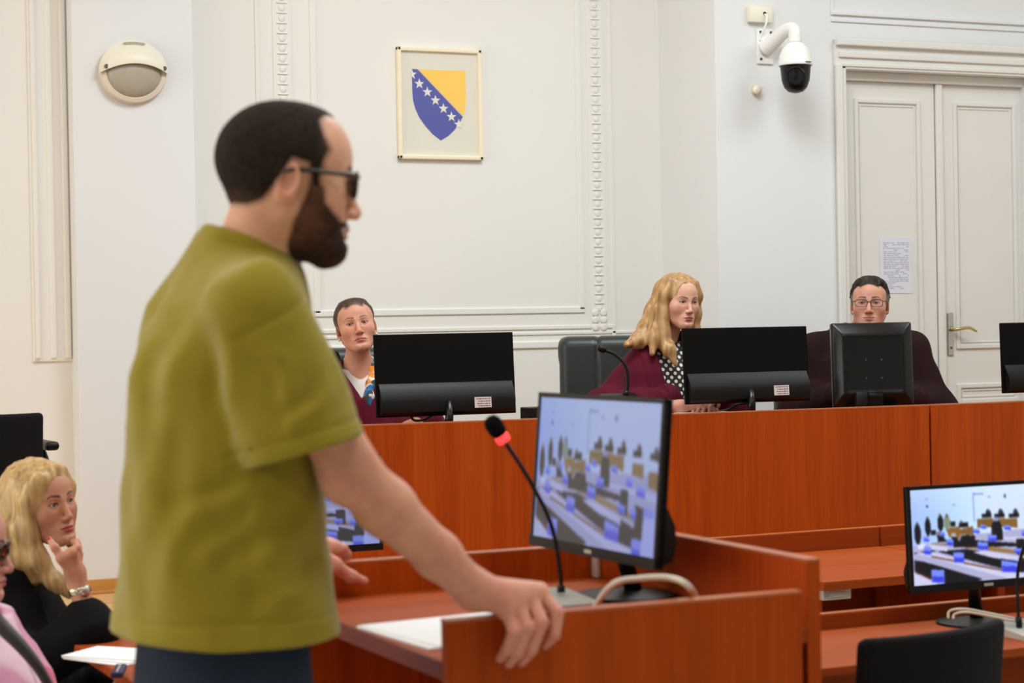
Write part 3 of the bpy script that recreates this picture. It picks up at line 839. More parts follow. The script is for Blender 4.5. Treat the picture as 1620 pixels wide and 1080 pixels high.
# ------------------------------------------------------------------ screens: the same room picture on each
def raster_room(W=208, H=117):
    yy, xx = np.mgrid[0:H, 0:W]; X = (xx + 0.5) / W * 1550 + 50; Y = (yy + 0.5) / H * 900 + 95 - 0.05 * (X - 50)
    img = np.zeros((H, W, 3))
    base = np.stack([170 + 40 * np.clip((X - 200) / 700, 0, 1), 196 + 32 * np.clip((X - 100) / 600, 0, 1), np.full_like(X, 252)], -1)
    top = np.clip((330 - Y) / 230, 0, 1)[..., None]
    img[:] = base * (1 - 0.3 * top) + np.array([226, 240, 255]) * 0.3 * top
    def poly(pts, c):
        ins = np.zeros(X.shape, bool); n = len(pts)
        for i in range(n):
            (ax, ay), (bx, by) = pts[i - 1], pts[i]
            cr = ((ay > Y) != (by > Y))
            ins ^= cr & (X < (bx - ax) * (Y - ay) / ((by - ay) if by != ay else 1e-9) + ax)
        img[ins] = c
    def el(cx, cy, rx, ry, c):
        img[((X - cx) / rx) ** 2 + ((Y - cy) / ry) ** 2 < 1] = c
    def rc(a, b, c_, d, c): poly([(a, b), (c_, b), (c_, d), (a, d)], c)
    dark, lav, brown, blue = (14, 13, 22), (206, 208, 238), (128, 92, 48), (58, 66, 226)
    # floor and desks in rows running down to the right
    poly([(0, 640), (700, 520), (1700, 430), (1700, 1100), (0, 1100)], (176, 176, 214))
    rc(715, 130, 725, 400, (150, 168, 226)); poly([(720, 125), (835, 128), (835, 142), (720, 145)], (140, 158, 224))
    for x, y in ((230, 185), (515, 240), (890, 162), (60, 180)): el(x, y, 16, 12, (150, 170, 230))
    el(231, 250, 10, 12, (30, 34, 60)); el(1062, 156, 12, 18, (60, 76, 130))
    poly([(560, 470), (705, 445), (705, 530), (560, 520)], brown)
    # judges' bench with three people behind it
    poly([(750, 372), (925, 365), (925, 450), (750, 460)], (126, 88, 40)); poly([(930, 372), (1180, 372), (1180, 460), (930, 455)], (134, 96, 46))
    poly([(1290, 400), (1420, 400), (1420, 480), (1290, 470)], (134, 96, 46)); poly([(1480, 430), (1610, 430), (1610, 540), (1480, 520)], (126, 88, 40))
    for x in (855, 990, 1150, 1340, 1540):
        rc(x - 55, 325, x + 55, 362, (22, 22, 34)); el(x + 18, 320, 26, 40, dark); el(x + 20, 300, 11, 15, (92, 74, 78))
    # bands of desk rows
    poly([(230, 600), (560, 640), (1180, 720), (1700, 790), (1700, 745), (1180, 680), (600, 600)], (150, 116, 70))
    poly([(560, 560), (880, 590), (1180, 610), (1180, 640), (560, 640)], dark)
    poly([(1020, 570), (1700, 610), (1700, 560), (1030, 548)], lav)
    poly([(75, 690), (260, 660), (480, 720), (990, 850), (1700, 990), (1700, 860), (1180, 745), (640, 660)], dark)
    poly([(75, 690), (250, 730), (500, 800), (900, 905), (1300, 1010), (1700, 1060), (1700, 930), (1200, 890), (980, 860), (600, 770), (300, 690)], lav)
    poly([(240, 610), (430, 640), (420, 680), (240, 650)], lav); poly([(690, 690), (870, 740), (1180, 790), (1180, 740), (860, 680)], lav)
    poly([(75, 755), (170, 770), (350, 820), (520, 870), (780, 945), (600, 1000), (380, 980), (240, 930), (75, 860)], dark)
    poly([(60, 860), (240, 945), (330, 990), (330, 1080), (40, 1080)], lav)
    poly([(80, 858), (250, 925), (245, 945), (75, 872)], (90, 40, 40)); poly([(250, 715), (1000, 860), (1000, 875), (250, 730)], (110, 60, 44))
    rc(1160, 570, 1260, 720, dark); poly([(1350, 640), (1500, 660), (1490, 900), (1340, 860)], dark)
    # lectern and standing people
    poly([(412, 462), (565, 440), (560, 560), (450, 545)], (140, 96, 44)); poly([(580, 470), (700, 440), (690, 490), (590, 500)], (134, 90, 42))
    for x, y, r, h, c in ((120, 510, 34, 100, dark), (228, 445, 30, 85, dark), (362, 410, 32, 75, dark), (432, 405, 34, 70, (128, 142, 120))):
        el(x, y, r, h, c); el(x, y - h + 4, 13, 18, (84, 70, 74))
    for x, y in ((497, 420), (625, 428), (285, 500), (580, 430)): rc(x - 26, y - 22, x + 26, y + 20, dark)
    el(580, 402, 13, 16, (110, 84, 76)); el(495, 525, 26, 24, (176, 172, 180)); poly([(470, 545), (530, 545), (580, 640), (490, 640)], dark)
    rc(575, 530, 720, 630, dark); el(345, 510, 30, 24, (128, 112, 120)); poly([(320, 530), (380, 530), (420, 580), (330, 590)], dark)
    el(955, 480, 58, 96, dark); rc(900, 470, 1020, 580, dark); el(955, 378, 26, 22, (140, 150, 190)); poly([(110, 615), (190, 600), (190, 650), (120, 652)], (226, 228, 248))
    for x, y, w, h in ((815, 450, 62, 46), (735, 490, 80, 48), (1070, 460, 80, 52), (450, 592, 76, 70), (210, 560, 60, 56), (380, 515, 44, 50), (905, 560, 100, 72), (800, 632, 116, 84),
                       (215, 668, 78, 84), (540, 738, 112, 108), (1080, 828, 180, 130), (310, 910, 130, 130), (1180, 685, 90, 60), (1260, 520, 80, 60), (1400, 560, 110, 70), (1500, 700, 120, 110), (1400, 900, 150, 130), (1330, 700, 70, 70)):
        poly([(x - w / 2, y - h / 2), (x + w / 2, y - h / 2 + 6), (x + w / 2, y + h / 2), (x - w / 2, y + h / 2 - 8)], (120, 140, 250))
        poly([(x - w / 2 + 4, y - 2), (x + w / 2 - 4, y + 2), (x + w / 2 - 4, y + h / 2 - 6), (x - w / 2 + 4, y + h / 2 - 12)], blue)
    poly([(1450, 700), (1620, 690), (1620, 1080), (1420, 1080)], (186, 196, 250))
    poly([(990, 755), (1180, 790), (1175, 800), (990, 768)], dark)
    k = np.ones(3) / 3                              # the camera picture itself is soft
    for ax in (0, 1):
        img = np.apply_along_axis(lambda v: np.convolve(np.pad(v, 1, 'edge'), k, 'valid'), ax, img)
    return img
ROOM_IMG = raster_room()
def to_lin(img):
    c = np.clip(img, 0, 255) / 255
    return np.where(c <= 0.04045, c / 12.92, ((c + 0.055) / 1.055) ** 2.4)
def emit_mat(name, strength):
    m = mat(name, (0.01, 0.01, 0.01), 0.35, spec=0.3); N, L, b = nodes(m)
    a = N.new('ShaderNodeAttribute'); a.attribute_name = 'Col'
    L.new(a.outputs['Color'], b.inputs['Emission Color']); b.inputs['Emission Strength'].default_value = strength
    return m
M['screen'] = emit_mat('lit_screen', 0.80)
def screen_mesh(name, w, h, parent, img):
    """picture grid in the local xz plane facing -y, centred on the origin"""
    H, W, _ = img.shape
    xs = np.linspace(-w / 2, w / 2, W + 1); zs = np.linspace(h / 2, -h / 2, H + 1)
    V = np.stack([np.tile(xs, H + 1), np.zeros((W + 1) * (H + 1)), np.repeat(zs, W + 1)], 1)
    i = (np.arange(H)[:, None] * (W + 1) + np.arange(W)[None, :]).ravel()
    Q = np.stack([i, i + W + 1, i + W + 2, i + 1], 1)
    p = np.pad(to_lin(img), ((0, 1), (0, 1), (0, 0)), 'edge').reshape(-1, 3)
    return mesh_obj(name, V, Q, M['screen'], parent, False, p)

def monitor(name, label, loc, rz, w, h, tilt=0.0, style='slim', image=None, desk=0.0, group=None, stand_y=0.05, sticker=True):
    """screen faces local -y; loc is the panel centre; desk is the height of the surface it stands on"""
    t = thing(name, label, 'monitor', (loc[0], loc[1], desk), rz, group)
    zc = loc[2] - desk
    Rt = Matrix.Rotation(math.radians(tilt), 3, 'X')
    def tl(mb):                                       # tilt about the panel centre
        mb.v = [tuple(Rt @ Vector(v) + Vector((0, 0, zc))) for v in mb.v]; return mb
    if style == 'slim':
        pan = tl(MB().b2((-w / 2, -0.004, -h / 2), (w / 2, 0.010, h / 2), 0.003)).build('panel_back', M['black_matte'], t)
        m = MB(); V = []
        zz = -h / 2 + h * 0.40                         # thicker electronics hump along the lower part
        prof = [(0.010, zz), (0.016, zz - 0.012), (0.036, zz - 0.045), (0.040, -h / 2 + 0.05), (0.034, -h / 2 + 0.015), (0.010, -h / 2 + 0.004)]
        m.prism([(y, z) for y, z in prof], -w / 2 + 0.012, w / 2 - 0.012, axis=0)
        tl(m).build('rear_housing', M['black_plastic'], t, auto=30)
        if sticker:
            s = tl(MB().b2((-w * 0.30, 0.0395, -h * 0.46 + 0.012), (-w * 0.30 + 0.068, 0.0412, -h * 0.46 + 0.052))).build('serial_sticker', M['sticker'], t)
            mm = MB(); rr = random.Random(8)
            for k in range(4):
                x = -w * 0.30 + 0.005
                while x < -w * 0.30 + 0.056:
                    q = rr.uniform(0.004, 0.012); mm.b2((x, 0.041, -h * 0.46 + 0.017 + k * 0.009), (x + q, 0.0418, -h * 0.46 + 0.020 + k * 0.009)); x += q + 0.003
            tl(mm).build('sticker_print', M['ink_dark'], s)['kind'] = 'stuff'
        neck = MB()
        neck.tube([(0, 0.042, zc - h * 0.32), (0.004, 0.052, zc - h * 0.5), (0.012, stand_y + 0.01, 0.012)], [0.014, 0.016, 0.018], 12)
        neck.build('stand_neck', M['black_gloss'], t, True)
        MB().lathe([(0.001, 0.0), (0.10, 0.0), (0.10, 0.006), (0.03, 0.014), (0.001, 0.014)], (0, stand_y, 0), (0, 0, 1), 28).build('stand_base', M['black_plastic'], t, auto=40)
    else:                                              # older deep-backed screen
        m = MB()
        f = [(-w / 2, -h / 2), (w / 2, -h / 2), (w / 2, h / 2), (-w / 2, h / 2)]
        V = [(x, -0.02, z) for x, z in f] + [(x, 0.018, z) for x, z in f] + [(x * 0.74, 0.050, z * 0.70) for x, z in f] + [(x * 0.66, 0.046, z * 0.62) for x, z in f]
        Fq = [(0, 1, 2, 3)]
        for r_ in range(3):
            Fq += [(r_ * 4 + i, r_ * 4 + (i + 1) % 4, r_ * 4 + 4 + (i + 1) % 4, r_ * 4 + 4 + i) for i in range(4)]
        Fq += [(12, 13, 14, 15)]
        bm = bmesh.new(); bv = [bm.verts.new(v) for v in V]
        for q in Fq: bm.faces.new([bv[i] for i in q])
        bmesh.ops.recalc_face_normals(bm, faces=bm.faces); bmesh.ops.bevel(bm, geom=bm.edges[:], offset=0.007, segments=3, affect='EDGES', profile=0.5)
        tl(m._bm(bm)).build('rear_shell', M['black_gloss'], t, auto=50)
        for sx in (-1, 1):
            for sz in (-1, 1):
                tl(MB().lathe([(0.001, 0), (0.0035, 0), (0.0035, 0.003), (0.001, 0.003)], (sx * 0.032, 0.0465, sz * 0.038 - 0.02), (0, 1, 0), 10)).build('mount_screw', M['screw'], t)
        st = MB(); st.b2((-0.033, 0.05, 0.01), (0.033, 0.075, zc - h * 0.30), 0.005); st.b2((-0.028, 0.045, zc - h * 0.40), (0.028, 0.08, zc - h * 0.33), 0.004)
        st.build('stand_column', M['black_gloss'], t, auto=40)
        MB().b2((-0.11, -0.06, 0), (0.11, 0.11, 0.014), 0.006).build('stand_base', M['black_gloss'], t, auto=40)
        tl(MB().b2((-0.024, 0.0455, -h * 0.355), (0.024, 0.049, -h * 0.338))).build('cable_clip', M['grey_metal'], t)
        tl(MB().b2((0.035, 0.03, -h * 0.52), (0.085, 0.085, -h * 0.33), 0.008)).build('connector_cover', M['black_plastic'], t, auto=40)
    if image is not None:
        bz = tl(MB().b2((-w / 2, -0.009, -h / 2), (-w / 2 + 0.010, -0.002, h / 2)).b2((w / 2 - 0.010, -0.009, -h / 2), (w / 2, -0.002, h / 2))
                .b2((-w / 2, -0.009, h / 2 - 0.010), (w / 2, -0.002, h / 2)).b2((-w / 2, -0.011, -h / 2), (w / 2, -0.002, -h / 2 + 0.020))).build('bezel', M['black_plastic'], t)
        s = screen_mesh('screen', w - 0.018, h - 0.028, t, image)
        s.rotation_euler = (math.radians(tilt), 0, 0); o = Rt @ Vector((0, -0.0065, 0.005)); s.location = (o[0], o[1], o[2] + zc)
        o = tl(MB().b2((-0.014, -0.0122, -h / 2 + 0.006), (0.014, -0.0105, -h / 2 + 0.013))).build('maker_mark', M['grey_metal'], t)
    else:
        tl(MB().b2((-w / 2 + 0.006, -0.0055, -h / 2 + 0.008), (w / 2 - 0.006, -0.0035, h / 2 - 0.006))).build('screen', M['black_gloss'], t)
    return t

# ------------------------------------------------------------------ judges' bench (two units)
BT, BZ = 1.20, 1.15                               # top of the front panel, worktop behind it
def bench_unit(label, p, q, group):
    p, q = np.array(p, float), np.array(q, float); L = np.linalg.norm(q - p); a = math.atan2(q[1] - p[1], q[0] - p[0])
    t = thing('judges_bench', label, 'bench', (p[0], p[1], DAIS), a, group)
    H = BT - DAIS
    MB().b2((0, 0, -DAIS + 0.02), (L, 0.025, H - 0.004), 0.0015).build('front_panel', M['wood_v'], t)
    MB().b2((0, -0.0005, H - 0.006), (L, 0.027, H), 0.001).build('edge_band', M['wood_edge'], t)
    MB().b2((0, 0.027, BZ - DAIS - 0.03), (L, 0.62, BZ - DAIS), 0.002).build('worktop', M['wood_h'], t)
    for x in (0.0, L - 0.025):
        MB().b2((x, 0.03, 0.0), (x + 0.025, 0.58, BZ - DAIS - 0.031), 0.002).build('side_panel', M['wood_v'], t)
    return t
bench_unit('long left unit of the reddish judges bench with upright grain', (2.2, 6.69), (4.776, 6.502), 'judges bench units')
bench_unit('right unit of the judges bench beyond the panel joint', (4.786, 6.50), (7.0, 6.455), 'judges bench units')

# desk rows in front of the bench: worktop, low screen at the back, legs
def desk(label, x0, x1, yb, yf, hs, hd=0.76, th=0.028, group='court desks'):
    t = thing('court_desk', label, 'desk', (x0, yb, 0), 0, group); L = x1 - x0; D = yb - yf
    MB().b2((0, 0, 0.12), (L - 0.004, 0.024, hs - 0.004), 0.0015).build('back_screen', M['wood_h'], t)
    MB().b2((0, -0.0004, hs - 0.005), (L - 0.004, 0.0245, hs), 0.001).build('edge_band', M['wood_edge'], t)
    MB().b2((0, -D, hd - th), (L - 0.004, 0, hd), 0.003).build('worktop', M['wood_h'], t)
    for x in (0.03, L - 0.06):
        MB().b2((x, -D + 0.10, 0), (x + 0.03, -0.05, hd - th), 0.003).build('side_panel', M['wood_v'], t)
    return t
desk('reddish court desk in front of the judges bench beside the lectern', 3.31, 3.995, 5.73, 5.04, 0.828)
desk('reddish court desk behind the right-hand lit monitor', 4.0, 4.9, 5.73, 5.04, 0.828)
desk('court desk half hidden behind the standing man', 1.78, 2.45, 5.73, 5.04, 0.828)
desk('reddish court desk under the right-hand lit monitor', 2.28, 4.1, 4.27, 3.80, 0.80, th=0.022)

# ------------------------------------------------------------------ lectern with its things
lec = thing('lectern', 'reddish three-sided lectern where the man in green stands', 'lectern', (1.212, 2.94, 0))
def lp(x0, y0, z0, x1, y1, z1): return (x0 - 1.212, y0 - 2.94, z0), (x1 - 1.212, y1 - 2.94, z1)
for nm, a, m_, b in (('side_panel', lp(1.212, 2.93, 0, 1.878, 2.955, 1.076), 'wood_v2', 0.0015), ('side_panel', lp(1.225, 3.772, 0, 1.905, 3.797, 1.076), 'wood_v2', 0.0015),
                     ('front_panel', lp(1.905, 2.955, 0, 1.933, 3.80, 1.126), 'wood_v2', 0.0015)):
    MB().b2(a[0], a[1], b).build(nm, M[m_], lec)
for a, m_ in ((lp(1.2115, 2.9295, 1.074, 1.8785, 2.9555, 1.0795), 'wood_edge'), (lp(1.2245, 3.7715, 1.074, 1.905, 3.7975, 1.0795), 'wood_edge'), (lp(1.9045, 2.9545, 1.124, 1.9335, 3.8005, 1.1295), 'wood_edge')):
    MB().b2(a[0], a[1], 0.001).build('edge_band', M[m_], lec)
a = lp(1.216, 2.955, 0.982, 1.905, 3.772, 1.01); MB().b2(a[0], a[1], 0.002).build('worktop', M['wood_h'], lec)
a = lp(1.212, 2.955, 0.980, 1.216, 3.772, 1.0095); MB().b2(a[0], a[1], 0.001).build('dark_edge', M['wood_edge_dark'], lec)
a = lp(1.60, 2.957, 0.2, 1.615, 3.77, 0.975); MB().b2(a[0], a[1], 0.001).build('inner_panel', M['wood_v2'], lec)
a = lp(1.893, 3.748, 1.011, 1.904, 3.771, 1.062); MB().b2(a[0], a[1], 0.002).build('corner_piece', M['white_plastic'], lec)  # small upright white piece where the far and front panels meet
LT = 1.01
# its monitor, turned towards the man
pr, pq = at(1051, 764, 3.66), at(851, 742, 4.12)
d = pr - pq; rz = math.atan2(d[1], d[0])
ROOM_PALE = ROOM_IMG * np.array([0.47, 0.50, 0.64]) + np.array([50, 49, 44])
mon = monitor('monitor', 'lit monitor on the lectern showing the room, turned to the man in green', (pr + pq) / 2, rz, np.linalg.norm(d[:2]), 0.315, tilt=-5, image=ROOM_PALE, desk=LT, group='lit monitors', stand_y=0.06, sticker=False)
# lectern microphone
def mic(label, base, path, base_sz=(0.12, 0.15, 0.03), ring=False, head=0.085, rz=0.0, stem=0.0055, headr=0.017, base_mat='grey_plastic', parent_desk=None, plain=False):
    """base: point on the desk; path: stem points relative to the base; the head ends the stem"""
    t = thing('gooseneck_microphone', label, 'microphone', base, rz, 'gooseneck microphones')
    bx, by, bz = base_sz
    m = MB(); m.prism([(-by / 2, 0), (by / 2, 0), (by / 2, bz), (-by / 2 + 0.02, bz * 0.55), (-by / 2, bz * 0.4)], -bx / 2, bx / 2, axis=0)
    m.build('base', M[base_mat], t, auto=30)
    P = spline(path, 40); 
    MB().tube(P, stem, 10).build('gooseneck', M['black_plastic'], t, True)
    MB().tube([P[0] - (P[1] - P[0]) * 0.1, P[4]], stem * 1.9, 12).build('stem_socket', M['black_plastic'], t, True)
    tv = P[-1] - P[-3]; tv /= np.linalg.norm(tv)
    if ring:
        MB().lathe([(0.001, -0.003), (0.0125, -0.003), (0.0135, 0.0), (0.0135, 0.010), (0.0125, 0.013), (0.001, 0.013)], P[-1], tv, 20).build('ring_lamp', M['red_ring'], t, True)
    o = P[-1] + tv * (0.012 if ring else 0)
    h = head
    MB().lathe([(0.001, 0), (headr * 0.72, 0.0), (headr * 0.9, h * 0.15), (headr, h * 0.45), (headr * 0.97, h * 0.72), (headr * 0.7, h * 0.93), (headr * 0.3, h), (0.001, h)], o, tv, 20).build('windscreen', M['foam' if not plain else 'black_plastic'], t, True)
    return t
b = onZ(888, 955, LT)
e1 = at(797, 696, np.dot(b - CAM_POS, _f) - 0.03); 
mid1 = at(872, 830, np.dot(b - CAM_POS, _f)); mid2 = at(886, 905, np.dot(b - CAM_POS, _f))
mic('black microphone with glowing red ring on the lectern', b, [(0, 0, 0.022), tuple(mid2 - b), tuple(mid1 - b), tuple(at(838, 760, np.dot(b - CAM_POS, _f) - 0.01) - b), tuple(e1 - b)], (0.085, 0.16, 0.022), True, 0.042, 0.0, 0.0042, 0.0175)
b2 = onZ(930, 960, LT + 0.006)
tag(MB().tube(spline([onZ(935, 968, LT + 0.006), at(968, 925, 3.45), at(1010, 915, 3.42), at(1060, 914, 3.40), at(1090, 928, 3.38), onZ(1110, 962, LT + 0.006)], 40), 0.0055, 10).build('white_cable', M['cable_white'], None, True), 'pale grey cable arching over the lectern top', 'cable')
# papers on the lectern
pg = thing('paper_stack', 'white papers lying on the lectern beside the resting hand', 'papers', (1.36, 3.22, LT), 0.06)
MB().box((0, 0, 0.002), (0.27, 0.30, 0.004)).build('sheet', M['paper'], pg)
MB().box((0.012, 0.006, 0.005), (0.27, 0.29, 0.002), Matrix.Rotation(0.05, 3, 'Z')).build('sheet', M['paper'], pg)

# ------------------------------------------------------------------ monitors and microphones on the judges' bench
def dep(px, Y): return Y / (math.cos(YAW) - (px - 810) / F_PX * math.sin(YAW))
monitor('monitor', 'black monitor seen from behind, in front of the dark-haired judge', onY(704, 592, 7.00), math.pi - 0.05, 0.562, 0.312, tilt=4, desk=BZ, group='monitors on the bench')
monitor('monitor', 'black monitor seen from behind, in front of the blonde judge', onY(1180, 577, 6.95), math.pi - 0.06, 0.565, 0.305, tilt=4, desk=BZ, group='monitors on the bench')
monitor('monitor', 'older deep-backed black monitor hiding the chin of the judge with glasses', onY(1379, 577, 6.90), math.pi - 0.42, 0.335, 0.350, tilt=6, style='old', desk=BZ, group='monitors on the bench')
monitor('monitor', 'black monitor cut by the right edge, in front of the door', onY(1668, 564, 6.85), math.pi - 0.02, 0.565, 0.30, tilt=2, desk=BZ, group='monitors on the bench', sticker=False)
def cables(label, pts, r=0.005):
    tag(MB().tube(spline(pts, 40), r, 8).build('monitor_cable', M['cable_black'], None, True), label, 'cable', 'monitor cables')
cables('black cable looping under the monitor of the dark-haired judge', [onY(648, 640, 7.06), onY(652, 662, 7.08), onY(668, 664, 7.10), onY(690, 652, 7.08), onY(700, 640, 7.06)])
cables('black cable looping under the monitor of the blonde judge', [onY(1135, 628, 7.02), onY(1133, 648, 7.04), onY(1150, 648, 7.06), onY(1165, 640, 7.04), onY(1184, 636, 7.02), onY(1188, 622, 7.0)])
b = onY(990, 640, 7.15); b[2] = BZ; bd = np.dot(b - CAM_POS, _f)
mic('black microphone arching left in front of the blonde judge', b, [(0, 0, 0.10), tuple(at(993, 606, bd) - b), tuple(at(990, 580, bd) - b), tuple(at(975, 562, bd) - b), tuple(at(958, 554, bd) - b)], (0.16, 0.16, 0.108), head=0.035, stem=0.007, headr=0.016, base_mat='black_gloss', plain=True)
b = onY(557, 660, 7.0); b[2] = BZ; bd = np.dot(b - CAM_POS, _f)
mic('slim microphone in front of the dark-haired judge beside the green shirt', b, [(0, 0, 0.03), tuple(at(553, 640, bd) - b), tuple(at(546, 605, bd) - b), tuple(at(537, 583, bd) - b), tuple(at(533, 572, bd) - b)], (0.14, 0.16, 0.03), head=0.04, stem=0.005, headr=0.018, base_mat='black_gloss')
c = onY(846, 655, 7.0)
bx = thing('black_box', 'small black box at the bench edge between the two women judges', 'box', (c[0] + 0.03, c[1], BZ))
MB().b2((-0.07, -0.03, 0), (0.09, 0.05, 0.075), 0.004).build('case', M['black_plastic'], bx)
MB().lathe([(0.001, 0), (0.004, 0), (0.004, 0.003), (0.001, 0.003)], (0.04, -0.03, 0.06), (0, -1, 0), 10).build('button', M['grey_metal'], bx)
c = onY(1092, 648, 7.1)
tag(MB().box((c[0] + 0.02, c[1], BZ + 0.014), (0.21, 0.26, 0.028)).build('paper_sheet', M['paper'], None), 'white papers under the hands of the blonde judge', 'papers')

# ------------------------------------------------------------------ right-hand desk: lit monitor, chair, cables, microphone
c = onY(1556, 846, 4.12)
monitor('monitor', 'bright lit monitor at the right edge showing people in the courtroom', c, -0.02, 0.465, 0.268, tilt=-3, image=ROOM_IMG * 1.0, desk=0.76, group='lit monitors', stand_y=0.04, sticker=False)
c = onY(640, 800, 5.5)
monitor('monitor', 'lit monitor glimpsed between the green shirt and the bare forearm', onY(478, 800, 5.45), 0.0, 0.48, 0.28, tilt=-3, image=ROOM_PALE, desk=0.76, group='lit monitors', sticker=False)
tag(MB().tube(spline([onY(1500, 978, 4.05), onY(1503, 966, 4.05), onY(1525, 963, 4.02), onY(1560, 969, 4.0), onY(1590, 975, 3.98), onY(1640, 985, 3.97)], 30), 0.0035, 8).build('white_cable', M['cable_white'], None, True), 'upper of two thin white cables behind the black chair at the right', 'cable', 'white desk cables')
tag(MB().tube(spline([onY(1508, 979, 4.03), onY(1511, 971, 4.03), onY(1530, 968, 4.0), onY(1570, 975, 3.98), onY(1600, 981, 3.96), onY(1640, 989, 3.95)], 30), 0.0035, 8).build('white_cable', M['cable_white'], None, True), 'lower of two thin white cables behind the black chair at the right', 'cable', 'white desk cables')
b = onZ(1618, 1004, 0.76); bd = np.dot(b - CAM_POS, _f)
mic('microphone on grey base at the right edge beside the lit monitor', b, [(-0.01, 0, 0.02), tuple(at(1610, 950, bd) - b), tuple(at(1611, 900, bd) - b), tuple(at(1626, 850, bd - 0.1) - b), tuple(at(1650, 810, bd - 0.15) - b)], (0.11, 0.15, 0.025), True, 0.04, 0, 0.0042, 0.017)
def cable_box(label, c):
    t = thing('cable_box', label, 'box', c, 0, 'grey under-desk boxes')
    MB().b2((-0.05, -0.10, 0), (0.05, 0.12, 0.032), 0.003).build('case', M['grey_metal'], t)
    MB().b2((-0.03, -0.103, 0.008), (0.03, -0.10, 0.024), 0.001).build('end_cap', M['grey_plastic'], t)
cable_box('grey metal box under the court desk beside the lectern', (3.37, 5.16, 0.70))

def low_chair(label, c, rz, w=0.43, h=0.37, arm=False, top=0.0):
    """stacking chair; backrest faces local +y, base at c"""
    t = thing('black_chair', label, 'chair', c, rz, 'black chairs')
    z1 = 0.87 + top
    def back(P):
        x = P[:, 0]; yc = -0.22 + 0.05 * (1 - (x / (w / 2)) ** 2) * -1 + 0.10 * (0.6 - P[:, 2]) 
        q = np.stack([np.abs(x) - w / 2 + 0.018, np.abs(P[:, 2] - (z1 - h / 2)) - h / 2 + 0.018], 1)
        d2 = np.linalg.norm(np.maximum(q, 0), axis=1) + np.minimum(q.max(1), 0) - 0.018
        return smax(d2, np.abs(P[:, 1] - yc) - 0.017, 0.018)
    sdf_obj('backrest', back, (-w / 2 - 0.03, -0.36, z1 - h - 0.03), (w / 2 + 0.03, -0.12, z1 + 0.03), 0.008, M['black_fabric'], t)
    sdf_obj('seat', lambda P: rbox(P, (0, 0.02, 0.45), (w / 2 + 0.01, 0.22, 0.03), 0.028), (-w / 2 - 0.04, -0.23, 0.40), (w / 2 + 0.04, 0.27, 0.50), 0.010, M['black_fabric'], t)
    for sx in (-1, 1):
        MB().tube(spline([(sx * w * 0.46, -0.26, z1 - h * 0.6), (sx * w * 0.48, -0.20, 0.45), (sx * w * 0.5, -0.24, 0.0)], 14), 0.011).build('leg', M['black_plastic'], t, True)
        MB().tube(spline([(sx * w * 0.48, -0.20, 0.43), (sx * w * 0.48, 0.18, 0.43), (sx * w * 0.5, 0.23, 0.0)], 14), 0.011).build('leg', M['black_plastic'], t, True)
        if arm:
            MB().tube(spline([(sx * (w * 0.5 + 0.01), -0.20, 0.45), (sx * (w * 0.5 + 0.05), -0.12, 0.62), (sx * (w * 0.5 + 0.055), 0.0, 0.72), (sx * (w * 0.5 + 0.055), 0.06, 0.72)], 18), 0.014).build('arm_support', M['black_plastic'], t, True)
            sdf_obj('armrest', lambda P, sx=sx: rbox(P, (sx * (w * 0.5 + 0.055), 0.0, 0.745), (0.026, 0.16, 0.016), 0.015), (sx * (w * 0.5 + 0.055) - 0.04, -0.18, 0.715), (sx * (w * 0.5 + 0.055) + 0.04, 0.18, 0.775), 0.006, M['black_plastic'], t)
    return t
c = onZ(1478, 1040, 0.70)
low_chair('empty black chair pushed to the desk under the lit monitor', (2.462, 3.665, 0.0), 0.20, top=0.03)
low_chair('black office chair with armrests by the wall behind the blonde woman', (onY(-2, 700, 7.0)[0] - 0.09, 7.25, DAIS), 0.05, w=0.47, h=0.48, arm=True)

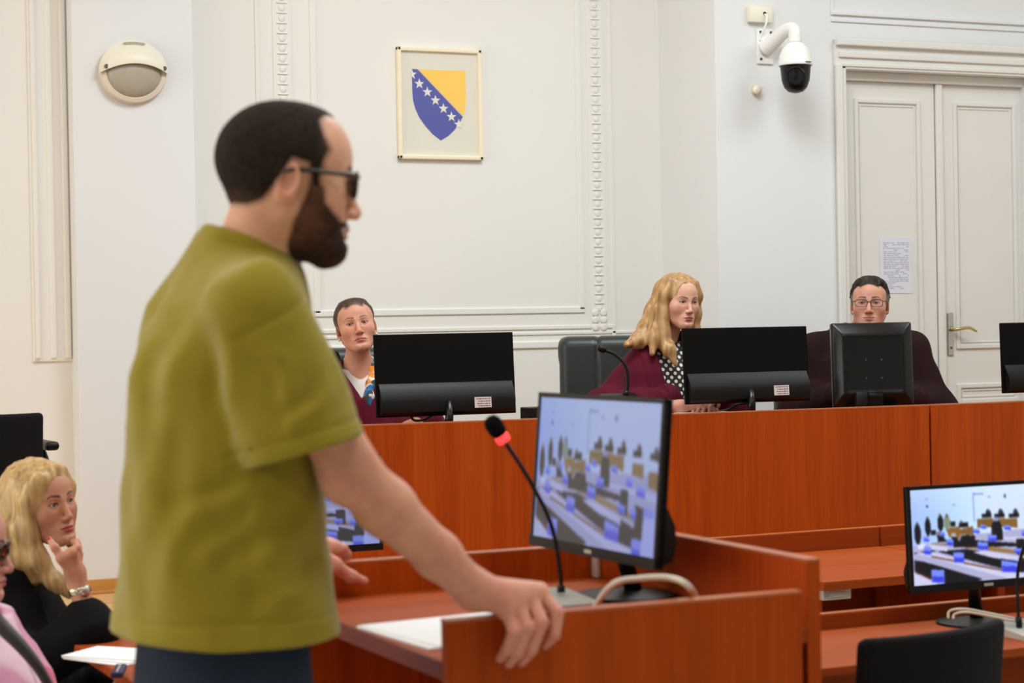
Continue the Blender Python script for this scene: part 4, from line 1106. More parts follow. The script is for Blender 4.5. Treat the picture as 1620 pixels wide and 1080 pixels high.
# leather judge chairs
def judge_chair(label, c, rz, zt, w=0.56):
    t = thing('leather_chair', label, 'chair', (c[0], c[1], DAIS), rz, 'leather chairs behind the bench')
    H = zt - DAIS
    def back(P):
        yy = P[:, 1] + 0.04 * (P[:, 2] - 0.5)
        d = rbox(np.stack([P[:, 0], yy, P[:, 2]], 1), (0, -0.30, (0.45 + H) / 2), (w / 2, 0.055, (H - 0.45) / 2), 0.045)
        roll = smax(cone(np.stack([P[:, 0], yy, P[:, 2]], 1), (-w / 2 + 0.03, -0.335, H - 0.065), (w / 2 - 0.03, -0.335, H - 0.065), 0.062, 0.062), np.abs(P[:, 0]) - w / 2 - 0.004, 0.02)
        d = smin(d, roll, 0.02)
        for x in (-w * 0.24, w * 0.24):
            d = d + 0.006 * np.exp(-((P[:, 0] - x) / 0.008) ** 2)
        return d
    sdf_obj('backrest', back, (-w / 2 - 0.05, -0.47, 0.40), (w / 2 + 0.05, -0.18, H + 0.04), 0.010, M['leather'], t)
    sdf_obj('seat', lambda P: rbox(P, (0, 0, 0.47), (w / 2 - 0.01, 0.27, 0.06), 0.05), (-w / 2 - 0.02, -0.3, 0.38), (w / 2 + 0.02, 0.3, 0.56), 0.014, M['leather'], t)
    for sx in (-1, 1):
        sdf_obj('armrest', lambda P, sx=sx: smin(rbox(P, (sx * (w / 2 + 0.02), -0.04, 0.66), (0.035, 0.22, 0.03), 0.028), rbox(P, (sx * (w / 2 + 0.02), -0.18, 0.55), (0.025, 0.05, 0.12), 0.02), 0.02),
                (sx * (w / 2 + 0.02) - 0.05, -0.3, 0.40), (sx * (w / 2 + 0.02) + 0.05, 0.22, 0.72), 0.012, M['leather'], t)
    MB().lathe([(0.001, 0.05), (0.03, 0.05), (0.03, 0.40), (0.001, 0.40)], (0, 0, 0), (0, 0, 1), 14).build('gas_column', M['black_plastic'], t)
    m = MB()
    for k in range(5):
        w_ = k * 2 * math.pi / 5; m.tube([(0, 0, 0.08), (math.cos(w_) * 0.3, math.sin(w_) * 0.3, 0.05)], [0.025, 0.016], 8)
        m.lathe([(0.001, -0.012), (0.025, -0.012), (0.025, 0.012), (0.001, 0.012)], (math.cos(w_) * 0.3, math.sin(w_) * 0.3, 0.026), (-math.sin(w_), math.cos(w_), 0), 12)
    m.build('star_base', M['black_plastic'], t)
    return t

# ------------------------------------------------------------------ people: shared builders
def hand_sdf(P, wrist, fingers, thumb, r=0.0088, wr=0.027, before=None):
    """fingers: four joint chains (mcp, pip, dip, tip); palm spans wrist to the mcps"""
    wrist = np.array(wrist, float); palm = None
    for ch in fingers:
        e = cone(P, wrist, ch[0], wr * 0.62, r * 1.55)
        palm = e if palm is None else smin(palm, e, 0.016)
    for a, b in zip(fingers[:-1], fingers[1:]):
        palm = smin(palm, cone(P, a[0], b[0], r * 1.35, r * 1.35), 0.010)
    palm = smin(palm, cone(P, wrist, np.array(thumb[1]), wr * 0.7, r * 1.6), 0.018)
    d = palm
    fd = None
    for i, ch in enumerate(fingers):
        k = (1.0, 1.04, 1.0, 0.88)[i]
        e = chain(P, ch, [r * 1.18 * k, r * 1.06 * k, r * 0.95 * k, r * 0.74 * k], 0.004)
        fd = e if fd is None else smin(fd, e, 0.0022)
    d = smin(d, fd, 0.008)
    d = smin(d, chain(P, thumb, [r * 1.7, r * 1.45, r * 1.2, r * 0.9][:len(thumb)], 0.008), 0.008)
    return d

def relaxed_hand(w, f, n, t, s=1.0, curl=(0.35, 0.5, 0.35), thumb_dir=None, spread=0.12, thumb_curl=0.3):
    """joint chains of a hand: w wrist, f finger direction, n back of hand, t towards the thumb"""
    w, f, n, t = [np.array(v, float) for v in (w, f, n, t)]
    f /= np.linalg.norm(f); n = n - f * (n @ f); n /= np.linalg.norm(n); t = t - f * (t @ f) - n * (t @ n); t /= np.linalg.norm(t)
    out = []
    for i, (o, L) in enumerate(zip((0.027, 0.009, -0.009, -0.026), ((0.043, 0.026, 0.021), (0.047, 0.029, 0.022), (0.043, 0.027, 0.021), (0.034, 0.020, 0.018)))):
        p = w + s * (f * (0.090 - 0.006 * (i == 3) - 0.003 * (i == 0)) + t * o + n * (0.004 - 0.003 * abs(i - 1.3))); c = [p]; a = 0.0
        fd = f + t * spread * (1.2 - i * 0.8); fd /= np.linalg.norm(fd)
        for l, k in zip(L, curl):
            a += k; p = p + s * l * (math.cos(a) * fd - math.sin(a) * n); c.append(p)
        out.append(c)
    td = np.array(thumb_dir, float) if thumb_dir is not None else f * 0.75 + t * 0.7 - n * 0.25
    td /= np.linalg.norm(td)
    th = [w + s * (f * 0.012 + t * 0.016)]
    bend = f - td * (f @ td)
    for l, k in zip((0.040, 0.034, 0.028), (0.0, thumb_curl * 0.5, thumb_curl)):
        dd = td + bend * k; dd /= np.linalg.norm(dd); th.append(th[-1] + s * l * dd)
    return out, th

def skin_cols(V, p, amount=1.0):
    c = np.tile(lin(*p['skin']), (len(V), 1))
    return mix(c, lin(*p['red']), np.clip(0.25 + 0.25 * vnoise(V * 28), 0, 0.6) * amount)

def in_poly(y, z, poly):
    ins = np.zeros(y.shape, bool); n = len(poly)
    for i in range(n):
        (ay, az), (by, bz) = poly[i - 1], poly[i]
        if az == bz: continue
        cr = (az > z) != (bz > z)
        ins ^= cr & (y < (by - ay) * (z - az) / (bz - az) + ay)
    return ins
def poly_sd(y, z, poly):
    """signed distance to a 2-D polygon, negative inside"""
    q = np.stack([y, z], 1); d = np.full(len(y), 1e9); n = len(poly)
    for i in range(n):
        a = np.array(poly[i - 1], float); b = np.array(poly[i], float); ba = b - a
        t = np.clip((q - a) @ ba / max(ba @ ba, 1e-12), 0, 1)
        d = np.minimum(d, np.linalg.norm(q - a - t[:, None] * ba, axis=1))
    return np.where(in_poly(y, z, poly), -d, d)

def glasses(parent, xf, frame, lens, wid=0.026, hgt=0.017, r=0.0018, zc=-0.002, full=True, yc=0.098, temple_r=None, name='glasses'):
    """spectacles as a child of the person: rims > lenses, bridge, temples"""
    tr = temple_r or r
    def L(pts): return place(np.array(pts, float), xf)
    s = xf[2]
    def rim(sx):
        pts = []
        for k in range(33):
            w = 2 * math.pi * k / 32
            cx, cz = math.copysign(abs(math.cos(w)) ** 0.6, math.cos(w)), math.copysign(abs(math.sin(w)) ** 0.6, math.sin(w))
            pts.append((sx * (0.0335 + wid * cx), yc - 0.10 * (abs(0.0335 + wid * cx) - 0.02) * 0.9 - 0.002, zc + hgt * cz))
        return pts
    m = MB()
    for sx in (-1, 1):
        m.tube(L(rim(sx)), r * s, 8, cap=False)
        x = sx * (0.0335 + wid)
        yh = yc - 0.10 * (abs(x) - 0.02) * 0.9
        m.tube(L([(x, yh, zc + hgt * 0.55), (sx * 0.072, yh - 0.010, zc + hgt * 0.6), (sx * 0.079, 0.02, zc + hgt * 0.55), (sx * 0.080, -0.004, zc + hgt * 0.5), (sx * 0.078, -0.018, zc + hgt * 0.2)]), [r * 1.2 * s, tr * s, tr * s, tr * s, tr * 0.8 * s], 8)
    m.tube(L([(-0.0335 + wid, yc - 0.002, zc + 0.004), (0, yc + 0.002, zc + 0.007), (0.0335 - wid, yc - 0.002, zc + 0.004)]), r * s, 8)
    g = m.build(name, frame, parent, True)
    for sx in (-1, 1):
        ri = L(rim(sx))[:-1]; c = ri.mean(0)
        fw = xf[0][:, 1] * 0.0006
        V = [c + fw] + [p + fw for p in ri] + [c - fw] + [p - fw for p in ri]; n = len(ri)
        Fq = [(0, 1 + i, 1 + (i + 1) % n) for i in range(n)] + [(n + 1, n + 2 + (i + 1) % n, n + 2 + i) for i in range(n)]
        mesh_obj('lens', V, Fq, lens, g)
    return g

def streak(V, base, dark, light, freq=(90, 90, 6), seed=0.0):
    """strand-to-strand colour of hair"""
    q = V * np.array(freq) + seed
    t = 0.5 + 0.5 * vnoise(q) + 0.25 * vnoise(q * 2.3)
    c = np.tile(lin(*base), (len(V), 1))
    c = mix(c, lin(*dark), np.clip(0.75 - t * 1.5, 0, 1)); return mix(c, lin(*light), np.clip(t * 1.4 - 0.85, 0, 1))

# ------------------------------------------------------------------ the man standing at the lectern
def build_man():
    p = dict(HEAD, skin=(226, 170, 138), red=(208, 122, 100), chin=-0.006, jw=1.0, nose=0.9, lipc=(150, 84, 76), browc=(34, 24, 20), brow_th=0.006, gap=0.002, ear=1.0)
    hs = 1.03
    hair_poly = [(0.085, 0.062), (0.078, 0.098), (0.0, 0.16), (-0.16, 0.16), (-0.16, -0.042), (-0.088, -0.046), (-0.060, -0.046), (-0.040, -0.036), (-0.028, -0.016), (-0.018, 0.0), (-0.006, 0.026), (0.020, 0.022), (0.026, -0.004), (0.030, -0.022), (0.040, -0.022), (0.0385, 0.004), (0.042, 0.030), (0.050, 0.046), (0.039, 0.066), (0.034, 0.088), (0.045, 0.104), (0.07, 0.085)]
    beard_poly = [(0.026, -0.004), (0.046, -0.012), (0.050, -0.034), (0.066, -0.048), (0.082, -0.056), (0.12, -0.0545), (0.12, -0.0615), (0.094, -0.0625), (0.084, -0.068), (0.094, -0.082), (0.12, -0.082), (0.12, -0.14), (0.02, -0.14), (0.004, -0.10), (0.006, -0.066), (0.020, -0.030)]
    hc = V3(0.966, 2.950, 1.779)
    a = math.radians(-9.5)
    R = head_frame((math.cos(a) * 0.99, math.sin(a) * 0.99, -0.11))
    nb = V3(0.893, 2.995, 1.56)
    p['neck_to'] = tuple((R.T @ (nb - hc)) / hs); p['neck_r'] = (0.056, 0.068)
    xf = (R, hc, hs)
    fn = head_fn(p)
    V, Q = mesh_sdf(fn, (-0.12, -0.20, -0.27), (0.12, 0.15, 0.13), 0.0022)
    hc_ = head_paint(V, p)
    bs = poly_sd(V[:, 1], V[:, 2], beard_poly); fr = 0.028 * np.exp(-(V[:, 0] / 0.026) ** 2) * (V[:, 2] > 0.05)
    hs_ = poly_sd(V[:, 1] - fr, V[:, 2], hair_poly)
    hc_ = mix(hc_, lin(46, 32, 26), sstep(0.007, -0.005, bs) * 0.85)
    hc_ = mix(hc_, lin(42, 32, 27), sstep(0.009, -0.005, hs_) * 0.85)
    parts = [(place(V, xf), Q, hc_)]
    # right arm and hand on the near panel
    el, wr = V3(1.014, 2.826, 1.335), V3(1.252, 2.912, 1.128)
    shd = V3(0.893, 2.83, 1.58)
    fing = [[(1.376, 2.932, 1.112), (1.392, 2.897, 1.082), (1.384, 2.893, 1.048), (1.374, 2.906, 1.030)],
            [(1.354, 2.921, 1.112), (1.358, 2.886, 1.070), (1.342, 2.891, 1.028), (1.331, 2.905, 1.006)],
            [(1.329, 2.912, 1.106), (1.331, 2.884, 1.064), (1.317, 2.891, 1.024), (1.308, 2.905, 1.005)],
            [(1.306, 2.906, 1.094), (1.309, 2.886, 1.058), (1.299, 2.892, 1.030), (1.292, 2.904, 1.015)]]
    thumb = [(1.275, 2.935, 1.115), (1.315, 2.968, 1.098), (1.345, 2.976, 1.075), (1.362, 2.974, 1.052)]
    def arm(P):
        d = chain(P, [shd, shd * 0.45 + el * 0.55 + V3(0.004, -0.004, -0.004), el], [0.052, 0.048, 0.043], 0.02)
        fa = el * 0.72 + wr * 0.28 + V3(0.0, -0.004, -0.004)
        d = smin(d, chain(P, [el, fa, el * 0.3 + wr * 0.7, wr], [0.043, 0.043, 0.035, 0.029], 0.02), 0.02)
        d = smin(d, sph(P, el + V3(-0.010, -0.006, -0.018), 0.026), 0.03)
        return smin(d, hand_sdf(P, wr, fing, thumb, 0.0104, 0.032), 0.022)
    # left arm and hand gripping the far panel
    shl, ell_, wl = V3(0.905, 3.185, 1.57), V3(1.07, 3.50, 1.36), V3(1.225, 3.745, 1.128)
    fl = [[(1.318, 3.770, 1.108), (1.345, 3.792, 1.104), (1.360, 3.812, 1.090), (1.362, 3.820, 1.070)],
          [(1.308, 3.782, 1.112), (1.330, 3.812, 1.106), (1.338, 3.828, 1.080), (1.334, 3.826, 1.056)],
          [(1.292, 3.790, 1.108), (1.308, 3.818, 1.100), (1.314, 3.828, 1.074), (1.310, 3.826, 1.052)],
          [(1.276, 3.790, 1.100), (1.286, 3.816, 1.092), (1.290, 3.824, 1.068), (1.286, 3.824, 1.050)]]
    tl_ = [(1.262, 3.738, 1.108), (1.305, 3.735, 1.078), (1.345, 3.742, 1.052), (1.374, 3.750, 1.040)]
    def arm2(P):
        d = chain(P, [shl, ell_, ell_ * 0.72 + wl * 0.28, wl], [0.055, 0.046, 0.046, 0.030], 0.02)
        return smin(d, hand_sdf(P, wl, fl, tl_, 0.0100, 0.031), 0.022)
    def arms(P):                                        # both arms meet across the shoulders inside the shirt
        mid = V3(0.893, 3.0, 1.55)
        d = smin(chain(P, [shd, mid, shl], [0.055, 0.06, 0.055], 0.02), cone(P, mid, nb + V3(0, 0, 0.02), 0.06, 0.06), 0.02)
        return smin(smin(arm(P), arm2(P), 0.01), d, 0.02)
    V, Q = mesh_sdf(arms, (0.80, 2.74, 0.98), (1.43, 3.88, 1.66), 0.0043)
    c = skin_cols(V, p)
    near = V[:, 1] < 3.02
    hm = np.where(near, np.clip((V[:, 0] - 1.10) / 0.2, 0, 1) * 0.25, np.clip((V[:, 0] - 1.2) / 0.12, 0, 1) * 0.4); kn = np.zeros(len(V))
    for ch in fing:
        for j in (0, 1, 2, 3): kn = np.maximum(kn, np.exp(-(np.linalg.norm(V - np.array(ch[j]), axis=1) / 0.014) ** 2))
    c = mix(c, lin(206, 126, 114), np.clip(hm + kn * 0.5, 0, 0.75))
    dk = np.clip(vnoise(V * 60.0) * 0.5 + 0.3, 0, 1) * sstep(1.30, 1.24, V[:, 0]) * 0.16      # forearm hair
    parts.append((V, Q, mix(c, lin(70, 46, 36), dk)))
    V, Q, C = join_parts(parts)
    man = mesh_obj('person', V, Q, M['skin'], None, True, C)
    tag(man, 'bearded man in olive green t-shirt and glasses standing at the lectern', 'person')
    add_eyes(man, xf, R[:, 1], (60, 44, 34))
    # cropped hair with receding temples, and beard
    def hair(P):
        ax = np.abs(P[:, 0])
        fr = 0.028 * np.exp(-(ax / 0.026) ** 2)                    # forelock reaches forward in the middle
        reg = poly_sd(P[:, 1] - fr * (P[:, 2] > 0.05), P[:, 2], hair_poly)
        n = 0.0008 * vnoise(P * 320)
        return smax(fn(P) - 0.0034 * sstep(0.0, -0.012, reg) - n, np.maximum(reg + 0.0015 * vnoise(P * 130), P[:, 2] * -1 - 0.05), 0.003)
    def hcol(V):
        t = np.clip(0.5 + 0.5 * vnoise(V * 170), 0, 1); c = mix(np.tile(lin(34, 26, 21), (len(V), 1)), lin(60, 48, 40), t * 0.6)
        e = np.clip(sstep(0.028, 0.052, V[:, 1]) * sstep(0.02, 0.05, V[:, 2]), 0, 1) * 0.45
        e = np.maximum(e, sstep(-0.020, -0.044, V[:, 2]) * 0.35 * (V[:, 1] < 0))
        return mix(c, lin(110, 78, 62), e)
    sdf_obj('hair', hair, (-0.11, -0.13, -0.06), (0.11, 0.12, 0.135), 0.0026, M['hair_matte'], man, hcol, xf, project=False)
    def beard(P):
        reg = poly_sd(P[:, 1], P[:, 2], beard_poly)
        b = 0.0030 + 0.0035 * sstep(-0.07, -0.11, P[:, 2]) * sstep(0.03, 0.07, P[:, 1]) + 0.0008 * vnoise(P * 300)
        b = b * sstep(0.002, -0.010, reg) 
        return smax(fn(P) - b, reg + 0.0015 * vnoise(P * 140), 0.003)
    def bcol(V):
        t = np.clip(0.5 + 0.5 * vnoise(V * 160), 0, 1); c = mix(np.tile(lin(36, 25, 20), (len(V), 1)), lin(78, 54, 42), t * 0.6)
        return mix(c, lin(124, 82, 62), np.clip(sstep(0.075, 0.03, V[:, 1]) * 0.45 * sstep(-0.112, -0.08, V[:, 2]) + 0.15 * vnoise(V * 90), 0, 0.6))
    sdf_obj('beard', beard, (-0.10, -0.01, -0.145), (0.10, 0.13, 0.0), 0.0026, M['hair_matte'], man, bcol, xf, project=False)
    glasses(man, xf, M['frame_dark'], M['lens_dark'], 0.027, 0.019, 0.0024, 0.000, yc=0.102, temple_r=0.0034)

    # t-shirt: boxy body, drop shoulders, open sleeves and hem, ribbed neck
    z = np.array([1.062, 1.16, 1.28, 1.40, 1.48, 1.54, 1.59, 1.63, 1.665, 1.70])
    cx = np.array([0.870, 0.870, 0.867, 0.867, 0.871, 0.877, 0.885, 0.896, 0.904, 0.910])
    rx = np.array([0.170, 0.162, 0.154, 0.148, 0.139, 0.128, 0.115, 0.099, 0.083, 0.070])
    ry = np.array([0.195, 0.190, 0.184, 0.184, 0.188, 0.188, 0.174, 0.140, 0.100, 0.075])
    cy = np.full(10, 3.005)
    s0, s1 = V3(0.872, 2.822, 1.572), V3(0.934, 2.802, 1.368)
    sd_ = (s1 - s0) / np.linalg.norm(s1 - s0)
    # hem of the sleeve drops towards the back
    nrm = at(565, 685, 2.98) - at(405, 730, 2.98); nrm /= np.linalg.norm(nrm); cut = np.cross(nrm, np.cross(sd_, nrm)); cut /= np.linalg.norm(cut)
    cut = sd_ - nrm * (sd_ @ nrm); cut /= np.linalg.norm(cut)
    t0, t1 = V3(0.905, 3.18, 1.56), V3(1.02, 3.40, 1.405); td = (t1 - t0) / np.linalg.norm(t1 - t0)
    nk = V3(0.915, 2.985, 1.675); nn = V3(0.34, -0.06, 0.94); nn /= np.linalg.norm(nn)
    neck_ax = (hc - nb) / np.linalg.norm(hc - nb)
    creases = [(at(a, b, 2.95), at(c, d, 2.95), A, w) for a, b, c, d, A, w in (
        (408, 742, 300, 812, 0.0075, 0.020), (412, 785, 322, 880, 0.006, 0.020), (490, 790, 372, 908, 0.007, 0.022), (305, 455, 252, 610, 0.006, 0.026),
        (345, 520, 368, 650, 0.007, 0.022), (248, 560, 236, 790, 0.006, 0.028), (505, 880, 415, 968, 0.006, 0.020), (300, 690, 268, 900, 0.005, 0.026), (430, 560, 470, 640, 0.005, 0.018), (520, 600, 470, 670, 0.005, 0.016))]
    def folds(P):
        x, y, zz = P[:, 0], P[:, 1], P[:, 2]
        f = 0.012 * vnoise(np.stack([x * 9 + zz * 3, y * 9, zz * 3.2], 1) + 3.1)
        f += 0.006 * vnoise(np.stack([x * 22 + zz * 9, y * 20, zz * 7], 1) + 9.7)
        # creases dragged from the armpit down the side, and the drop behind the shoulder
        q = (x - 0.86) * 0.78 + (zz - 1.40) * 0.62
        w = np.exp(-((y - 2.82) / 0.09) ** 2) * sstep(1.05, 1.2, zz) * sstep(1.48, 1.36, zz)
        f += w * 0.011 * (np.abs(np.sin(q * 30 + 1.6 * vnoise(P * 6))) - 0.5) * np.exp(-((x - 0.92) / 0.10) ** 2)
        w2 = sstep(1.60, 1.45, zz) * sstep(1.06, 1.2, zz)
        f += w2 * 0.006 * np.sin(x * 26 - y * 22 + zz * 5 + 2.4 * vnoise(P * 5 + 7))
        for a_, b_, A_, w_ in creases:                      # single creases measured in the plane of the back
            ba = b_ - a_; L_ = np.linalg.norm(ba); ba = ba / L_; pn = np.cross(ba, V3(-0.41, -0.91, 0)); pn /= np.linalg.norm(pn)
            q_ = P - a_; t_ = q_ @ ba / L_; s_ = (q_ @ pn + 0.008 * np.sin(t_ * 5)) / w_
            f += A_ * s_ * np.exp(-s_ * s_) * sstep(-0.25, 0.15, t_) * sstep(1.25, 0.85, t_) * 1.6
        return f
    def body(P, f):
        d = loft(P, z, cx, cy, rx, ry, 2.5) + f
        sl = f + cone(P, s0, s1 + sd_ * 0.06, 0.076, 0.092)
        sl = smax(sl, (P - s1) @ cut, 0.006)
        sl = smax(sl, -smax(cone(P, s0 + sd_ * 0.12, s1 + sd_ * 0.1, 0.071, 0.083) + f, -((P - s1) @ cut + 0.03), 0.01), 0.003)
        sl2 = smax(cone(P, t0, t1 + td * 0.06, 0.074, 0.084), (P - t1) @ td, 0.006)
        sh = cone(P, (0.895, 2.99, 1.60), s0 + V3(0, 0.012, 0.002), 0.07, 0.072); sh2 = cone(P, (0.895, 3.01, 1.60), t0, 0.07, 0.072)
        d = smin(smin(d, sh, 0.05), sh2, 0.05)
        d = smin(d, sl, 0.012); return smin(d, sl2, 0.03), sl
    def shirt(P):
        f = folds(P)
        d, sl = body(P, f)
        hz = P[:, 2] - 1.088
        d = d - 0.0022 * sstep(0.028, 0.024, np.abs(hz)) + 0.0022 * np.exp(-((hz - 0.027) / 0.0035) ** 2)
        sh_ = (P - s1) @ cut
        arm_zone = (np.linalg.norm(np.cross(P - s0, sd_), axis=1) < 0.11) & (P[:, 1] < 2.93)
        d = d + np.where(arm_zone, 0.0022 * np.exp(-((sh_ + 0.026) / 0.0035) ** 2) + 0.003 * np.exp(-((sh_ + 0.205 + 0.25 * (P[:, 0] - 0.9)) / 0.005) ** 2) * sstep(0.80, 0.85, P[:, 0]), 0)
        d = smax(d, 1.086 - P[:, 2] - 0.010 * np.sin((P[:, 0] - 0.7) * 9), 0.004)
        # open hem, sleeve ends and neck
        d = smax(d, -smax(loft(P, z - 0.0, cx, cy, rx - 0.014, ry - 0.014, 2.5) + f, P[:, 2] - 1.12, 0.01), 0.004)
        d = smax(d, -cone(P, nk - nn * 0.02, nk + nn * 0.2, 0.066, 0.078), 0.006)
        # neck rib
        v = P - nk; h = v @ nn; rr = np.linalg.norm(v - h[:, None] * nn, axis=1)
        rib = np.sqrt(((rr - 0.074) / 0.55) ** 2 + h ** 2) - 0.013
        return smin(d, rib, 0.004)
    def scol(V):
        c = np.tile(lin(152, 137, 36), (len(V), 1))
        return mix(c, lin(136, 120, 28), np.clip(0.4 * vnoise(V * 40), 0, 1))
    sdf_obj('t_shirt', shirt, (0.64, 2.70, 1.03), (1.12, 3.50, 1.72), 0.005, M['cloth'], man, scol)
    # jeans and shoes
    def jeans(P):
        zz = np.array([0.86, 0.95, 1.05, 1.12])
        d = loft(P, zz, np.full(4, 0.865), np.full(4, 3.005), np.array([0.135, 0.135, 0.125, 0.12]), np.array([0.185, 0.188, 0.175, 0.165]), 2.4)
        for sy in (-1, 1):
            d = smin(d, chain(P, [(0.865, 3.005 + sy * 0.095, 0.90), (0.885, 3.005 + sy * 0.11, 0.50), (0.862, 3.005 + sy * 0.12, 0.07)], [0.098, 0.072, 0.060], 0.03), 0.03)
        return smax(d + 0.004 * vnoise(P * np.array((14, 14, 9))), 0.05 - P[:, 2], 0.005)
    jn = sdf_obj('jeans', jeans, (0.68, 2.74, 0.02), (1.06, 3.28, 1.14), 0.009, M['denim'], man)
    for sy in (-1, 1):
        def shoe(P, sy=sy):
            y = 3.005 + sy * 0.12
            d = smin(ell(P, (0.93, y, 0.045), (0.15, 0.05, 0.045)), cone(P, (0.862, y, 0.06), (0.862, y, 0.11), 0.05, 0.045), 0.03)
            return smax(d, 0.002 - P[:, 2], 0.006)
        sdf_obj('shoe', shoe, (0.75, 2.80 + (sy > 0) * 0.2, -0.01), (1.1, 3.0 + (sy > 0) * 0.24, 0.18), 0.008, M['black_plastic'], man)
    return man
build_man()

# ------------------------------------------------------------------ the three judges in robes
def robe_body(c, rz, sw=0.20, zlow=-0.60, arm_r=((0.28, 0.04, -0.30), (0.20, 0.32, -0.22)), arm_l=((-0.28, 0.04, -0.30), (-0.20, 0.32, -0.22)), seed=0.0, vdepth=0.22, vw=0.42, slope=0.05, fold=0.007, girth=1.0, nr=0.066, ar=(0.072, 0.092, 0.098)):
    """robe in body space: x right, y forward, origin at the neck base. returns (robe, inner, world transform)"""
    z = np.array([zlow, -0.40, -0.22, -0.12, -0.06, -0.02, 0.015])
    cy = np.array([0.03, 0.02, 0.01, 0.0, -0.005, -0.01, -0.012]); cx = np.zeros(7)
    rx = np.array([0.26, 0.24, 0.222, 0.205, 0.165, 0.115, 0.085]) * girth; ry = np.array([0.17, 0.15, 0.135, 0.125, 0.105, 0.085, 0.075]) * girth
    def solid(P):
        d = loft(P, z, cx, cy, rx, ry, 2.3)
        for s, (e, w) in ((1, arm_r), (-1, arm_l)):
            sh = V3(s * sw, -0.005, -0.075 - slope * 0.4)
            d = smin(d, cone(P, (s * 0.06, -0.01, -0.02), sh, 0.058, 0.066), 0.05)
            d = smin(d, cone(P, sh, e, ar[0], ar[1]), 0.05)
            d = smin(d, cone(P, e, w, ar[1], ar[2]), 0.05)
        return d
    def fz(P):
        f = fold * vnoise(np.stack([P[:, 0] * 15, P[:, 1] * 15, P[:, 2] * 2.4 + P[:, 0] * 2], 1) + seed)
        f += fold * 0.5 * vnoise(np.stack([P[:, 0] * 34, P[:, 1] * 34, P[:, 2] * 5], 1) + seed * 2)
        return f * sstep(0.0, -0.14, P[:, 2])
    def robe(P):
        d = solid(P) + fz(P)
        # neckline: an open V on the chest with a raised shawl edge
        wv = np.abs(P[:, 0]) - np.maximum(0.0, (P[:, 2] + vdepth)) * vw - 0.002
        front = P[:, 1] > 0.0
        d = d - np.where(front, 0.007 * sstep(0.05, 0.044, np.abs(wv - 0.02)), 0) * sstep(-vdepth - 0.12, -vdepth + 0.02, P[:, 2])
        cut = np.where(front, wv, 1.0) 
        d = smax(d, -smax(cut, -P[:, 1] + 0.015, 0.01), 0.006)
        nk = cone(P, (0, -0.015, -0.10), (0, -0.015, 0.12), nr, nr + 0.004)
        return smax(d, -nk, 0.006)
    def inner(P):
        return smax(loft(P, z, cx, cy, rx - 0.02, ry - 0.016, 2.3), P[:, 2] - 0.0, 0.01)
    R = np.array(Matrix.Rotation(rz, 3, 'Z'))
    return robe, inner, (R, np.array(c, float), 1.0)
def robe_cols(base, dark, seed=0.0):
    def f(V):
        return mix(np.tile(lin(*base), (len(V), 1)), lin(*dark), np.clip(0.45 + 0.6 * vnoise(V * np.array((14, 14, 3)) + seed), 0, 1) * 0.55)
    return f
def sleeve_hands(bx, p, arms, drop=0.0):
    """hands showing at the sleeve ends, as parts of the body mesh; arms: (elbow, wrist, side) in body space"""
    hs, lo, hi = [], V3(-0.08, -0.08, -0.12), V3(0.08, 0.08, 0.03)
    for e, w, sx in arms:
        e, w = np.array(e, float), np.array(w, float)
        f = w - e; f /= np.linalg.norm(f); f2 = V3(f[0], f[1], min(f[2], 0.0) - drop); f2 /= np.linalg.norm(f2)
        w2 = w + f * 0.05
        hs.append((e, w, w2, sx, *relaxed_hand(w2, f2, V3(0, 0, 1), V3(-sx, 0.3, 0), 0.95, (0.25, 0.4, 0.3))))
        for q in (e, w, w2 + f2 * 0.2, V3(sx * 0.2, 0, -0.1)):
            lo = np.minimum(lo, q - 0.08); hi = np.maximum(hi, q + 0.08)
    def fn(P):                                          # arms run through the sleeves to the chest and neck: one surface
        d = cone(P, (0, -0.01, -0.09), (0, -0.015, 0.0), 0.045, 0.042)
        for e, w, w2, sx, fi, th in hs:
            a = chain(P, [(0, -0.01, -0.09), (sx * 0.16, -0.01, -0.10), e, w, w2], [0.045, 0.045, 0.038, 0.034, 0.025], 0.02)
            d = smin(d, smin(a, hand_sdf(P, w2, fi, th, 0.0084, 0.025), 0.015), 0.02)
        return d
    V, Q = mesh_sdf(fn, lo, hi, 0.0055)
    return [(place(V, bx), Q, skin_cols(V, p))]
ROBE_BOX = ((-0.46, -0.22, -0.62), (0.46, 0.48, 0.06))

def toward_cam(p, turn=0.0, lift=0.0):
    """unit direction from p to the camera, turned about z (degrees, + towards image right) and lifted"""
    d = CAM_POS - np.array(p); d[2] = 0; d /= np.linalg.norm(d)
    a = math.radians(turn); d = V3(d[0] * math.cos(a) - d[1] * math.sin(a), d[0] * math.sin(a) + d[1] * math.cos(a), 0)
    d[2] = math.tan(math.radians(lift)); return d / np.linalg.norm(d)
def yaw_of(d): return math.atan2(-d[0], d[1])

def neck_mesh(p, xf, nb, hp=None, hcol=(60, 44, 34)):
    R, hc, s = xf
    p['neck_to'] = tuple((R.T @ (np.array(nb) - hc)) / s)
    fn = head_fn(p)
    lo = np.minimum((-0.10, -0.125, -0.13), np.array(p['neck_to']) - 0.075); hi = np.maximum((0.10, 0.14, 0.13), np.array(p['neck_to']) + 0.075)
    V, Q = mesh_sdf(fn, lo, hi, 0.0021)
    c = head_paint(V, p)
    if hp is not None:                                  # roots show softly at the hairline
        c = mix(c, lin(*hcol), sstep(0.006, -0.004, poly_sd(V[:, 1], V[:, 2], hp) + 0.002 * vnoise(V * 200)) * 0.85)
    return fn, (place(V, xf), Q, c)

